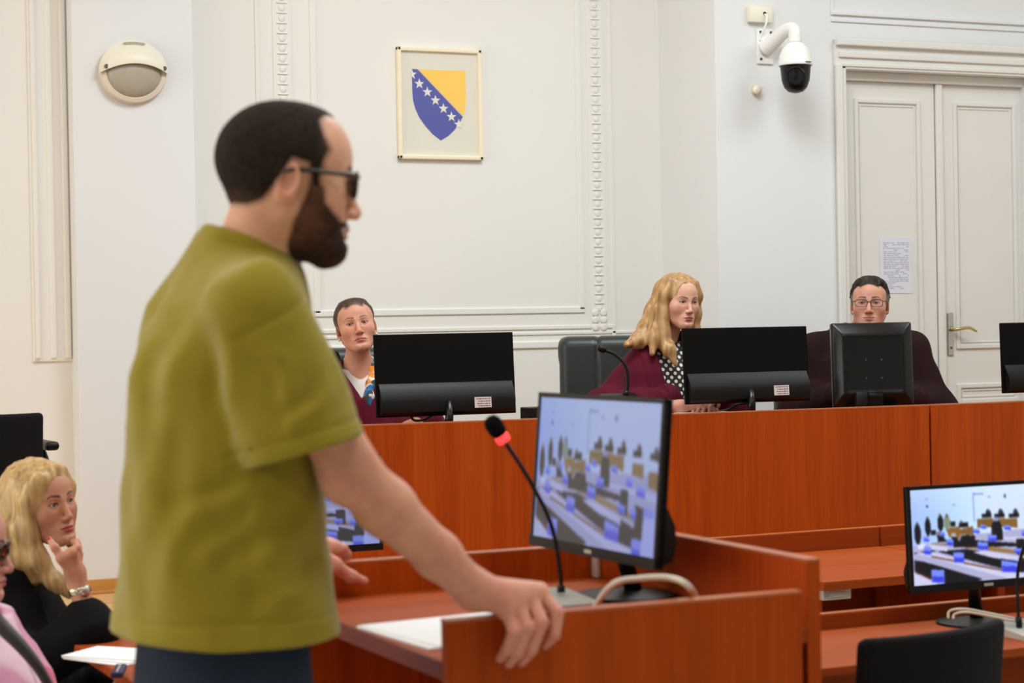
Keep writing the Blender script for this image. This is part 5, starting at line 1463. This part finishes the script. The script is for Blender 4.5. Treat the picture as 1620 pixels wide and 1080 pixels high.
def judge_dark_hair():
    hc = onY(563, 517, 7.55); s = 0.97
    p = dict(HEAD, skin=(204, 148, 122), red=(192, 104, 86), lipc=(172, 88, 84), browc=(84, 58, 44), brow_th=0.0036, open=1.1, nl=0.9, mw=1.18, jw=0.99, fw=1.0, cheek=1.0, nosew=1.05, nose=0.8, lip=0.8, corner=-0.004, brow_a=0.8, lash=0.9, neck_r=(0.047, 0.055), sock=0.7)
    R = head_frame(toward_cam(hc, 4, 11), -9)
    xf = (R, hc, s)
    nb = hc + V3(0.028, 0.055, -0.165); p['chest'] = tuple((R.T @ (nb + toward_cam(hc, 6, 0) * 0.062 + V3(0, 0, -0.17) - hc)) / s)
    hp = [(0.082, 0.066), (0.086, 0.13), (-0.16, 0.15), (-0.16, -0.045), (-0.06, -0.05), (-0.034, -0.03), (-0.022, 0.012), (0.008, 0.016), (0.020, -0.012), (0.027, -0.010), (0.034, 0.030), (0.050, 0.062), (0.066, 0.078)]
    fn, part = neck_mesh(p, xf, nb, hp, (58, 42, 33))
    bd = yaw_of(toward_cam(hc, 6, 0)); bx = (np.array(Matrix.Rotation(bd, 3, 'Z')), nb, 1.0)
    V, Q, C = join_parts([part] + sleeve_hands(bx, p, (((0.28, 0.04, -0.30), (0.20, 0.32, -0.22), 1), ((-0.28, 0.04, -0.30), (-0.20, 0.32, -0.22), -1)), 0.1))
    o = mesh_obj('person', V, Q, M['skin'], None, True, C)
    tag(o, 'judge with dark hair pulled back, maroon robe and patterned scarf', 'person', 'judges')
    add_eyes(o, xf, toward_cam(hc, -3, 0), (70, 62, 56))
    def hair(P):
        reg = poly_sd(P[:, 1], P[:, 2], hp)
        th = (0.009 + 0.003 * vnoise(np.stack([P[:, 0] * 60, P[:, 1] * 12, P[:, 2] * 40], 1))) * sstep(0.0, -0.030, reg) + 0.0004
        d = smax(fn(P) - th, reg, 0.004)
        return smin(d, ell(P, (0.0, -0.105, 0.02), (0.038, 0.03, 0.036)), 0.015)
    sdf_obj('hair', hair, (-0.11, -0.15, -0.06), (0.11, 0.12, 0.14), 0.0032, M['hair'], o, lambda V: streak(V, (66, 46, 34), (38, 27, 20), (108, 80, 60), (110, 14, 60)), xf, project=False)
    for sx in (-1, 1):
        c = place(np.array([[sx * 0.078, 0.004, -0.044]]), xf)[0]
        MB().lathe([(0.001, -0.006), (0.004, -0.0045), (0.006, 0), (0.004, 0.0045), (0.001, 0.006)], c, (0, 0, 1), 12).build('pearl_earring', M['pearl'], o, True)
    bd = yaw_of(toward_cam(hc, 6, 0))
    robe, inner, bx = robe_body(nb + V3(0, 0, -0.005), bd, 0.185, seed=2.0, vdepth=0.115, vw=0.62, slope=0.4)
    sdf_obj('robe', robe, *ROBE_BOX, 0.0075, M['robe'], o, robe_cols((104, 20, 40), (72, 10, 26)), bx)
    def blouse_c(V):
        return np.tile(lin(226, 220, 214), (len(V), 1))
    sdf_obj('blouse', lambda P: smin(inner(P), smax(cone(P, (0, -0.01, -0.05), (0, -0.02, 0.03), 0.060, 0.058), -cone(P, (0, -0.01, -0.06), (0, -0.02, 0.1), 0.054, 0.052), 0.004), 0.01), (-0.26, -0.16, -0.5), (0.26, 0.18, 0.05), 0.007, M['cloth'], o, blouse_c, bx)
    # scarf hanging on her left side, patterned in orange, blue and white
    def scarf(P):
        return chain(P, [(-0.052, -0.03, 0.035), (-0.056, 0.040, 0.0), (-0.044, 0.085, -0.06), (-0.030, 0.110, -0.11), (-0.026, 0.118, -0.14)], [0.016, 0.018, 0.020, 0.020, 0.016], 0.02) + 0.003 * vnoise(P * 60)
    def scc(V):
        n = vnoise(V * 42 + 5); c = np.tile(lin(226, 222, 214), (len(V), 1))
        c = mix(c, lin(226, 140, 60), sstep(0.15, 0.25, n)); c = mix(c, lin(46, 104, 160), sstep(-0.1, -0.2, n)); return mix(c, lin(60, 66, 70), sstep(0.35, 0.45, vnoise(V * 55 + 30)))
    sdf_obj('scarf', scarf, (-0.10, -0.07, -0.30), (0.0, 0.20, 0.07), 0.004, M['cloth'], o, scc, bx)
    judge_chair('dark leather chair behind the dark-haired judge', nb + V3(0.02, 0.10, 0), bd, nb[2] + 0.075, w=0.54)

def judge_blonde():
    hc = onY(1073, 477, 7.38); s = 0.955
    p = dict(HEAD, skin=(214, 164, 140), red=(196, 116, 100), lipc=(176, 84, 84), browc=(104, 72, 50), brow_th=0.0036, nosew=0.88, nose=0.7, brow_z=0.019, open=1.15, jw=0.97, lip=0.95, corner=-0.002, frown=0.4, neck_r=(0.045, 0.053), lash=0.9, brow_a=0.85, sock=0.6)
    R = head_frame(toward_cam(hc, 32, -3), 3)
    xf = (R, hc, s); nb = hc + V3(-0.035, 0.06, -0.170)
    fn, part = neck_mesh(p, xf, nb)
    bd = yaw_of(toward_cam(hc, 22, 0))
    robe, inner, bx = robe_body(nb, bd, 0.185, seed=6.0, vdepth=0.50, vw=0.155, slope=0.3, fold=0.010, arm_r=((0.29, 0.03, -0.30), (0.10, 0.27, -0.235)), arm_l=((-0.27, 0.05, -0.30), (-0.10, 0.27, -0.235)), ar=(0.072, 0.088, 0.060))
    # hands folded on the papers
    def W(v): return place(np.array([v], float), bx)[0]
    w1 = onY(1078, 646, 7.08); w1[2] = BZ + 0.052
    ax_, ay_ = bx[0][:, 0], bx[0][:, 1]
    f, th = relaxed_hand(w1 + V3(0.0, 0.0, 0), V3(0.95, -0.30, 0.0), V3(0, 0, 1), V3(0.3, 0.95, 0), 0.92, (0.2, 0.35, 0.3))
    f2, th2 = relaxed_hand(w1 + V3(0.16, 0.03, 0.004), V3(-0.72, -0.62, 0.0), V3(0, 0, 1), V3(-0.6, 0.7, 0), 0.92, (0.3, 0.4, 0.3))
    def hands(P):
        d = hand_sdf(P, w1, f, th, 0.0080, 0.024)
        d = smin(d, cone(P, w1, w1 + V3(-0.08, 0.05, 0.0), 0.024, 0.030), 0.02)
        e = hand_sdf(P, w1 + V3(0.16, 0.03, 0.004), f2, th2, 0.0080, 0.024)
        e = smin(e, cone(P, w1 + V3(0.16, 0.03, 0.004), w1 + V3(0.24, 0.10, 0.0), 0.024, 0.030), 0.02)
        return smin(d, e, 0.003)
    lo = w1 + V3(-0.22, -0.14, -0.06); hi = w1 + V3(0.34, 0.24, 0.10)
    Vh, Qh = mesh_sdf(hands, lo, hi, 0.0035)
    V, Q, C = join_parts([part, (Vh, Qh, skin_cols(Vh, p))])
    o = mesh_obj('person', V, Q, M['skin'], None, True, C)
    tag(o, 'blonde judge in maroon robe and white-dotted black blouse looking to the right', 'person', 'judges')
    add_eyes(o, xf, toward_cam(hc, 44, 2), (72, 84, 92))
    # long side-parted hair
    def hair(P):
        cap = ell(P, (0, -0.014, 0.040), (0.090, 0.110, 0.090))
        hole = ell(P, (-0.004, 0.105, -0.022), (0.066, 0.078, 0.112), euler(ry=8))
        d = smax(cap, -hole, 0.012)
        # her right side (picture left) falls wide behind and over the shoulder
        d = smin(d, chain(P, [(0.060, 0.030, 0.092), (0.080, 0.018, 0.03), (0.085, 0.005, -0.06), (0.090, 0.020, -0.14), (0.080, 0.070, -0.21), (0.060, 0.100, -0.275)], [0.016, 0.026, 0.032, 0.034, 0.026, 0.010], 0.03), 0.02)
        d = smin(d, chain(P, [(0.05, -0.06, 0.04), (0.082, -0.05, -0.05), (0.115, -0.05, -0.13), (0.175, -0.03, -0.18), (0.240, -0.02, -0.20)], [0.04, 0.046, 0.044, 0.034, 0.015], 0.03), 0.03)
        d = smin(d, chain(P, [(0.095, 0.00, -0.10), (0.125, 0.02, -0.17), (0.145, 0.045, -0.23)], [0.03, 0.028, 0.013], 0.02), 0.02)
        d = smin(d, chain(P, [(0.0, -0.085, 0.02), (0.0, -0.09, -0.08), (0.02, -0.09, -0.20)], [0.05, 0.055, 0.04], 0.03), 0.03)
        # her left side
        d = smin(d, chain(P, [(-0.052, 0.050, 0.085), (-0.078, 0.030, 0.03), (-0.082, 0.012, -0.05), (-0.080, 0.018, -0.13), (-0.082, 0.04, -0.20)], [0.014, 0.022, 0.026, 0.024, 0.006], 0.03), 0.02)
        q = np.stack([P[:, 0] * 75, P[:, 1] * 75, P[:, 2] * 3 + P[:, 0] * 6], 1)
        return d + 0.0034 * vnoise(q)
    sdf_obj('hair', hair, (-0.13, -0.17, -0.30), (0.27, 0.13, 0.15), 0.0032, M['hair'], o, lambda V: streak(V, (172, 132, 84), (116, 80, 46), (214, 180, 132), (95, 95, 4)), xf)
    sdf_obj('robe', robe, *ROBE_BOX, 0.0072, M['robe'], o, robe_cols((90, 12, 36), (50, 6, 18), 3.0), bx)
    bl = sdf_obj('blouse', inner, (-0.26, -0.16, -0.58), (0.26, 0.20, 0.05), 0.007, M['dots'], o, None, bx)
    judge_chair('dark leather chair with rolled top beside the blonde judge', nb + V3(-0.09, 0.16, 0), yaw_of(toward_cam(hc, -2, 0)), onY(900, 533, 7.85)[2], w=0.66)

def judge_glasses():
    hc = onY(1376, 482, 7.28); s = 0.985
    p = dict(HEAD, skin=(200, 146, 122), red=(182, 104, 88), lipc=(164, 98, 90), browc=(48, 38, 32), brow_th=0.0042, open=1.0, nl=0.6, mw=1.1, jw=1.02, fw=1.0, lip=0.75, corner=0.0015, nosew=1.05, nose=1.1, lash=0.6)
    R = head_frame(toward_cam(hc, -2, 6), 1)
    xf = (R, hc, s); nb = hc + V3(0.01, 0.08, -0.122)
    hp = [(0.078, 0.068), (0.090, 0.14), (-0.16, 0.15), (-0.16, -0.05), (-0.06, -0.055), (-0.034, -0.04), (-0.020, 0.016), (0.010, 0.020), (0.016, -0.016), (0.030, -0.018), (0.036, 0.028), (0.044, 0.060), (0.064, 0.076)]
    fn, part = neck_mesh(p, xf, nb, hp, (84, 76, 70))
    bd = yaw_of(toward_cam(hc, 3, 0)); bx = (np.array(Matrix.Rotation(bd, 3, 'Z')), nb + V3(0.02, 0.02, 0), 1.0)
    V, Q, C = join_parts([part] + sleeve_hands(bx, p, (((0.285, 0.03, -0.36), (0.13, 0.26, -0.27), 1), ((-0.305, 0.03, -0.36), (-0.13, 0.26, -0.27), -1)), 0.1))
    o = mesh_obj('person', V, Q, M['skin'], None, True, C)
    tag(o, 'judge with short greying hair and glasses behind the deep-backed monitor', 'person', 'judges')
    add_eyes(o, xf, toward_cam(hc, -4, -2), (60, 52, 46))
    def hair(P):
        reg = poly_sd(P[:, 1], P[:, 2], hp)
        th = (0.010 + 0.006 * sstep(0.06, 0.11, P[:, 2]) + 0.0025 * vnoise(P * 120)) * sstep(0.001, -0.018, reg) + 0.0004
        return smax(fn(P) - th, reg, 0.004)
    def hcol(V):
        c = streak(V, (56, 48, 42), (30, 26, 22), (92, 84, 76), (120, 60, 60)); g = sstep(0.055, 0.02, V[:, 2]) * 0.65
        return mix(c, lin(136, 130, 124), g)
    sdf_obj('hair', hair, (-0.11, -0.14, -0.065), (0.11, 0.12, 0.15), 0.0032, M['hair_matte'], o, hcol, xf, project=False)
    glasses(o, xf, M['frame_metal'], M['lens'], 0.0265, 0.0155, 0.0014, -0.003, yc=0.101)
    bd = yaw_of(toward_cam(hc, 3, 0))
    robe, inner, bx = robe_body(nb + V3(0.02, 0.02, 0), bd, 0.215, seed=11.0, vdepth=0.52, vw=0.15, slope=0.0, fold=0.006, arm_r=((0.285, 0.03, -0.36), (0.13, 0.26, -0.27)), arm_l=((-0.305, 0.03, -0.36), (-0.13, 0.26, -0.27)), ar=(0.070, 0.098, 0.062), girth=1.08)
    def rc(V):
        c = robe_cols((40, 14, 16), (20, 7, 8), 7.0)(V)
        wv = np.abs(V[:, 0]) - np.maximum(0.0, V[:, 2] + 0.52) * 0.15
        band = sstep(0.052, 0.046, wv) * (V[:, 1] > 0.02); low = sstep(-0.40, -0.44, V[:, 2]) * sstep(0.2, 0.15, np.abs(V[:, 0])) * (V[:, 1] > 0.05)
        return mix(c, lin(178, 30, 46), np.clip(np.maximum(band, low), 0, 1))
    sdf_obj('robe', robe, (-0.5, -0.24, -0.62), (0.5, 0.48, 0.06), 0.0075, M['robe'], o, rc, bx)
    sdf_obj('shirt', inner, (-0.3, -0.18, -0.5), (0.3, 0.2, 0.05), 0.009, M['cloth'], o, lambda V: np.tile(lin(186, 40, 54), (len(V), 1)), bx)
    judge_chair('dark leather chair behind the judge with glasses', nb + V3(-0.03, 0.12, 0), bd, onY(1300, 529, 7.6)[2], w=0.60)
def dots_mat():
    m = mat('dotted_blouse', lin(26, 22, 22), 0.7); N, L, b = nodes(m)
    tc = N.new('ShaderNodeTexCoord'); vo = N.new('ShaderNodeTexVoronoi'); vo.inputs['Scale'].default_value = 42; vo.inputs['Randomness'].default_value = 0.0
    mp = N.new('ShaderNodeMapping'); mp.inputs['Rotation'].default_value = (0, math.radians(45), 0); mp.inputs['Scale'].default_value = (1, 0, 1)
    r = N.new('ShaderNodeValToRGB'); r.color_ramp.interpolation = 'CONSTANT'
    r.color_ramp.elements[0].color = (*lin(230, 222, 208), 1); r.color_ramp.elements[1].position = 0.30; r.color_ramp.elements[1].color = (*lin(26, 22, 22), 1)
    L.new(tc.outputs['Object'], mp.inputs[0]); L.new(mp.outputs[0], vo.inputs['Vector']); L.new(vo.outputs['Distance'], r.inputs[0]); L.new(r.outputs[0], b.inputs['Base Color'])
    return m
M['dots'] = dots_mat()
judge_dark_hair(); judge_blonde(); judge_glasses()

# ------------------------------------------------------------------ the two women seated at the left
def plain_torso(P, lower=0.0):
    return None
def woman_blonde():
    hc = at(64, 796, 5.30); s = 0.96
    p = dict(HEAD, skin=(196, 142, 112), red=(184, 104, 84), lipc=(176, 62, 74), browc=(46, 32, 26), brow_th=0.0042, brow_z=0.020, open=1.1, jw=0.96, lip=1.25, neck_r=(0.044, 0.052), lash=0.95, nosew=0.95, nose=0.8, corner=-0.001)
    R = head_frame(toward_cam(hc, 42, 3), -7)
    xf = (R, hc, s); nb = hc + V3(-0.10, 0.02, -0.185)
    fn, part = neck_mesh(p, xf, nb)
    el, wr = at(146, 1000, 5.10), at(126, 934, 5.12)
    chin = place(np.array([[0.0, 0.085, -0.115]]), xf)[0]
    # right hand props the chin: thumb along the cheek, fingers curled under the jaw
    f_ = chin - wr; f_ /= np.linalg.norm(f_)
    tc = toward_cam(hc, 0, 0)
    side = np.cross(f_, tc); side /= np.linalg.norm(side)            # towards picture left or right
    lft = at(60, 860, 5.2) - at(100, 860, 5.2); lft /= np.linalg.norm(lft)
    pt = lambda x, y, d: at(x, y, d)
    fing = [[pt(113, 874, 5.08), pt(122, 866, 5.09), pt(121, 856, 5.13), pt(115, 856, 5.17)],
            [pt(116, 879, 5.11), pt(124, 871, 5.12), pt(123, 860, 5.16), pt(117, 859, 5.20)],
            [pt(119, 884, 5.14), pt(126, 877, 5.15), pt(125, 866, 5.19), pt(119, 865, 5.22)],
            [pt(121, 890, 5.17), pt(126, 883, 5.18), pt(125, 874, 5.21), pt(119, 873, 5.23)]]
    thumb = [pt(112, 902, 5.10), pt(98, 883, 5.08), pt(87, 866, 5.08), pt(78, 853, 5.10)]
    def hand(P):
        d = hand_sdf(P, pt(119, 906, 5.12), fing, thumb, 0.0082, 0.024)
        return smin(d, chain(P, [pt(119, 906, 5.12), wr, wr * 0.4 + el * 0.6, el], [0.023, 0.022, 0.030, 0.034], 0.02), 0.02)
    lo = np.minimum(el, chin) - 0.12; hi = np.maximum(el, chin) + 0.12
    Vh, Qh = mesh_sdf(hand, lo, hi, 0.0028)
    ch = skin_cols(Vh, p)
    bd = yaw_of(toward_cam(hc, 60, 0)); bx = (np.array(Matrix.Rotation(bd, 3, 'Z')), nb + _r0 * 0.02 + V3(0, 0, -0.005), 1.0)
    V, Q, C = join_parts([part, (Vh, Qh, ch)] + sleeve_hands(bx, p, (((-0.24, 0.04, -0.28), (-0.10, 0.25, -0.30), -1),)))
    o = mesh_obj('person', V, Q, M['skin'], None, True, C)
    tag(o, 'blonde woman in black seated at the left, chin propped on her hand', 'person')
    add_eyes(o, xf, toward_cam(hc, 62, 6), (56, 50, 48))
    tip, dp = thumb[3], thumb[3] - thumb[2]; dp /= np.linalg.norm(dp)
    def nail(P): return ell(P, tip + dp * 0.002 + tc * 0.0062, (0.0062, 0.0062, 0.0062))
    sdf_obj('thumb_nail', nail, tip - 0.015, tip + 0.02, 0.002, M['nail_red'], o)
    wd = wr - pt(119, 906, 5.12); wd /= np.linalg.norm(wd)
    wt = thing_child('wristwatch', o)
    wc = wr + wd * 0.0
    MB().tube([wc - wd * 0.009, wc - wd * 0.006, wc + wd * 0.006, wc + wd * 0.009], [0.0275, 0.0295, 0.0295, 0.0275], 24, cap=False).build('watch_band', M['watch'], wt, True)
    wo = wc + tc * 0.024 - lft * 0.012; MB().lathe([(0.001, 0), (0.0125, 0), (0.0125, 0.006), (0.010, 0.008), (0.001, 0.008)], wo, tc - lft * 0.7, 20).build('watch_case', M['chrome'], wt, auto=40)
    # sleek parted hair falling to the collar
    def hair(P):
        cap = ell(P, (0, -0.016, 0.040), (0.091, 0.108, 0.089))
        hole = ell(P, (-0.006, 0.105, -0.034), (0.068, 0.080, 0.112), euler(ry=10))
        d = smax(cap, -hole, 0.010)
        d = smin(d, chain(P, [(-0.01, 0.070, 0.095), (0.050, 0.062, 0.070), (0.074, 0.034, 0.02), (0.082, 0.018, -0.06), (0.070, 0.028, -0.14), (0.045, 0.062, -0.21), (0.030, 0.09, -0.255)], [0.014, 0.018, 0.024, 0.028, 0.026, 0.020, 0.006], 0.03), 0.02)
        d = smin(d, chain(P, [(0.05, -0.05, 0.03), (0.085, -0.04, -0.05), (0.09, -0.03, -0.13), (0.07, 0.0, -0.20)], [0.04, 0.040, 0.036, 0.02], 0.03), 0.03)
        d = smin(d, chain(P, [(0.0, -0.085, 0.02), (0.0, -0.085, -0.08), (0.01, -0.08, -0.17)], [0.05, 0.05, 0.03], 0.03), 0.03)
        d = smin(d, chain(P, [(-0.045, 0.055, 0.085), (-0.076, 0.030, 0.03), (-0.080, 0.010, -0.05), (-0.074, 0.014, -0.13)], [0.014, 0.020, 0.022, 0.012], 0.03), 0.02)
        q = np.stack([P[:, 0] * 75, P[:, 1] * 75, P[:, 2] * 3 + P[:, 1] * 8], 1)
        return d + 0.0032 * vnoise(q)
    sdf_obj('hair', hair, (-0.13, -0.16, -0.28), (0.15, 0.13, 0.15), 0.0030, M['hair'], o, lambda V: streak(V, (190, 154, 100), (124, 92, 56), (230, 204, 156), (95, 95, 4)), xf)
    # black top
    bd = yaw_of(toward_cam(hc, 60, 0)); Rb = np.array(Matrix.Rotation(bd, 3, 'Z')); bc = nb + _r0 * 0.02 + V3(0, 0, -0.005)
    el_l = Rb.T @ (el - bc)
    robe, inner, bx = robe_body(bc, bd, 0.17, zlow=-0.50, arm_r=(tuple(el_l * 0.96), tuple(el_l * 0.96 + (Rb.T @ (wr - el)) * 0.30)), arm_l=((-0.24, 0.04, -0.28), (-0.10, 0.25, -0.30)), seed=17.0, vdepth=-0.2, slope=0.6, fold=0.006, ar=(0.074, 0.068, 0.044), nr=0.056, girth=1.0)
    sdf_obj('black_top', robe, (-0.34, -0.22, -0.52), (0.40, 0.48, 0.05), 0.008, M['black_cloth'], o, None, bx)
    def legs(P):
        d = None
        for sx in (-1, 1):
            e = chain(P, [(sx * 0.09, 0.0, -0.45), (sx * 0.10, 0.42, -0.43), (sx * 0.10, 0.40, -0.86)], [0.09, 0.065, 0.045], 0.03); d = e if d is None else smin(d, e, 0.03)
        return d
    sdf_obj('trousers', legs, (-0.24, -0.14, -0.92), (0.24, 0.52, -0.33), 0.012, M['black_cloth'], o, None, bx)
    c = bc + Rb @ V3(0, 0.02, 0); low_chair('black chair under the blonde woman in black', (c[0], c[1], 0), bd, w=0.42, h=0.30, top=-0.06)

def thing_child(name, parent):
    o = bpy.data.objects.new(name, None); o.empty_display_size = 0.02; return link(o, parent)

def woman_pink():
    hc = at(-62, 868, 4.30); s = 0.97
    p = dict(HEAD, skin=(206, 150, 130), red=(190, 108, 96), lipc=(178, 92, 92), browc=(40, 28, 26), open=0.9, lip=1.15, nose=0.9, neck_r=(0.044, 0.052))
    R = head_frame(toward_cam(hc, 80, -4), 0)
    xf = (R, hc, s); nb = hc + _r0 * 0.035 + V3(0, 0, -0.165)
    fn, part = neck_mesh(p, xf, nb)
    bd = yaw_of(toward_cam(hc, 62, 0)); bx = (np.array(Matrix.Rotation(bd, 3, 'Z')), nb, 1.0)
    V, Q, C = join_parts([part] + sleeve_hands(bx, p, (((0.24, 0.06, -0.30), (0.16, 0.30, -0.36), 1), ((-0.24, 0.06, -0.30), (-0.14, 0.30, -0.34), -1))))
    o = mesh_obj('person', V, Q, M['skin'], None, True, C)
    tag(o, 'person in pink with dark hair and glasses cut by the left edge', 'person')
    add_eyes(o, xf, toward_cam(hc, 80, -6), (60, 46, 38))
    glasses(o, xf, M['frame_dark'], M['lens_dark'], 0.027, 0.018, 0.0022, 0.000, yc=0.102, temple_r=0.003)
    bd = yaw_of(toward_cam(hc, 62, 0)); Rb = np.array(Matrix.Rotation(bd, 3, 'Z'))
    def hair(P):
        cap = ell(P, (0, -0.016, 0.040), (0.090, 0.108, 0.088))
        d = smax(cap, -ell(P, (0, 0.11, -0.03), (0.075, 0.085, 0.115)), 0.010)
        d = smin(d, chain(P, [(0.07, -0.02, 0.04), (0.085, -0.02, -0.06), (0.092, 0.0, -0.14), (0.105, 0.045, -0.20), (0.115, 0.10, -0.27), (0.118, 0.14, -0.34)], [0.03, 0.032, 0.028, 0.021, 0.017, 0.012], 0.02), 0.02)
        d = smin(d, chain(P, [(-0.07, -0.02, 0.04), (-0.085, -0.02, -0.08), (-0.08, 0.0, -0.2)], [0.03, 0.032, 0.02], 0.02), 0.02)
        d = smin(d, chain(P, [(0.0, -0.085, 0.02), (0.0, -0.09, -0.1), (0.0, -0.09, -0.26)], [0.05, 0.05, 0.03], 0.03), 0.03)
        return d + 0.0030 * vnoise(np.stack([P[:, 0] * 120, P[:, 1] * 120, P[:, 2] * 9], 1))
    sdf_obj('hair', hair, (-0.13, -0.16, -0.37), (0.16, 0.18, 0.15), 0.004, M['hair'], o, lambda V: streak(V, (38, 28, 26), (20, 15, 14), (66, 50, 46), (120, 120, 8)), xf)
    lock = spline([at(-108, 905, 4.17), at(-70, 935, 4.11), at(-20, 968, 4.075), at(2, 990, 4.065), at(30, 1018, 4.055), at(58, 1052, 4.05), at(82, 1092, 4.05)], 26)
    MB().tube(lock, np.interp(np.linspace(0, 1, 26), [0, 0.3, 0.6, 1], [0.030, 0.018, 0.015, 0.009]), 12).build('hair_lock', M['hair_dark'], o, True)
    robe, inner, bx = robe_body(nb + V3(0, 0, 0.0), bd, 0.18, zlow=-0.52, arm_r=((0.24, 0.06, -0.30), (0.16, 0.30, -0.36)), arm_l=((-0.24, 0.06, -0.30), (-0.14, 0.30, -0.34)), seed=23.0, vdepth=-0.2, slope=0.4, fold=0.010, ar=(0.066, 0.058, 0.05), nr=0.056)
    def pc(V):
        n = vnoise(V * np.array((10, 10, 5)) + 4); c = np.tile(lin(216, 150, 178), (len(V), 1))
        c = mix(c, lin(236, 204, 216), sstep(0.1, 0.35, n)); c = mix(c, lin(206, 74, 108), sstep(0.32, 0.5, vnoise(V * np.array((16, 16, 8)) + 40)) * 0.8)
        return mix(c, lin(150, 84, 120), sstep(-0.2, -0.55, n) * 0.6)
    sdf_obj('pink_blouse', robe, (-0.36, -0.22, -0.54), (0.36, 0.46, 0.05), 0.0075, M['cloth'], o, pc, bx)
    def legs(P):
        d = None
        for sx in (-1, 1):
            e = chain(P, [(sx * 0.09, 0.0, -0.45), (sx * 0.10, 0.40, -0.43), (sx * 0.10, 0.38, -0.84)], [0.09, 0.065, 0.045], 0.03); d = e if d is None else smin(d, e, 0.03)
        return d
    sdf_obj('trousers', legs, (-0.24, -0.14, -0.9), (0.24, 0.5, -0.33), 0.012, M['black_cloth'], o, None, bx)
    low_chair('black chair under the person in pink', (nb[0], nb[1], 0), bd, w=0.42, h=0.30, top=-0.06)
M['hair_dark'] = add_noise(mat('dark_brown_hair', lin(34, 25, 23), 0.45), 300, 0.3, (1, 1, 0.1), bump=0.4, detail=2)
M['black_cloth'] = add_noise(mat('black_cloth', lin(12, 12, 13), 0.85, spec=0.12), 600, 0.2, bump=0.2, detail=2)
woman_blonde(); woman_pink()

# their table with papers and a dark blue pen case
tb = thing('side_table', 'reddish table with papers beside the blonde woman in black', 'table', (0.95, 4.42, 0))
MB().b2((0.115, 0, 0.735), (0.72, 0.76, 0.76), 0.003).build('table_top', M['wood_h'], tb)
for x, y in ((0.25, 0.12), (0.66, 0.12), (0.25, 0.64), (0.66, 0.64)):
    MB().b2((x - 0.02, y - 0.02, 0), (x + 0.02, y + 0.02, 0.735), 0.003).build('leg', M['black_plastic'], tb)
c = onZ(184, 1040, 0.762)
pp = thing('paper_pile', 'white papers on the table by the blonde woman in black', 'papers', (c[0], c[1], 0.76), 0.5)
for k in range(3):
    MB().box((0.01 * k, 0.012 * k, 0.002 + 0.003 * k), (0.15, 0.21, 0.0025), Matrix.Rotation(0.12 * k, 3, 'Z')).build('sheet', M['paper'], pp)
c = onZ(188, 1062, 0.775)
pc_ = thing('pen_case', 'dark blue pen case lying on the papers behind the man', 'pen case', (c[0], c[1], 0.7695), 1.25)
MB().b2((-0.06, -0.014, 0), (0.06, 0.014, 0.014), 0.005).build('case_body', M['navy'], pc_, auto=40)
MB().b2((-0.055, -0.002, 0.0135), (0.055, 0.002, 0.0155), 0.0008).build('zip', M['grey_metal'], pc_)
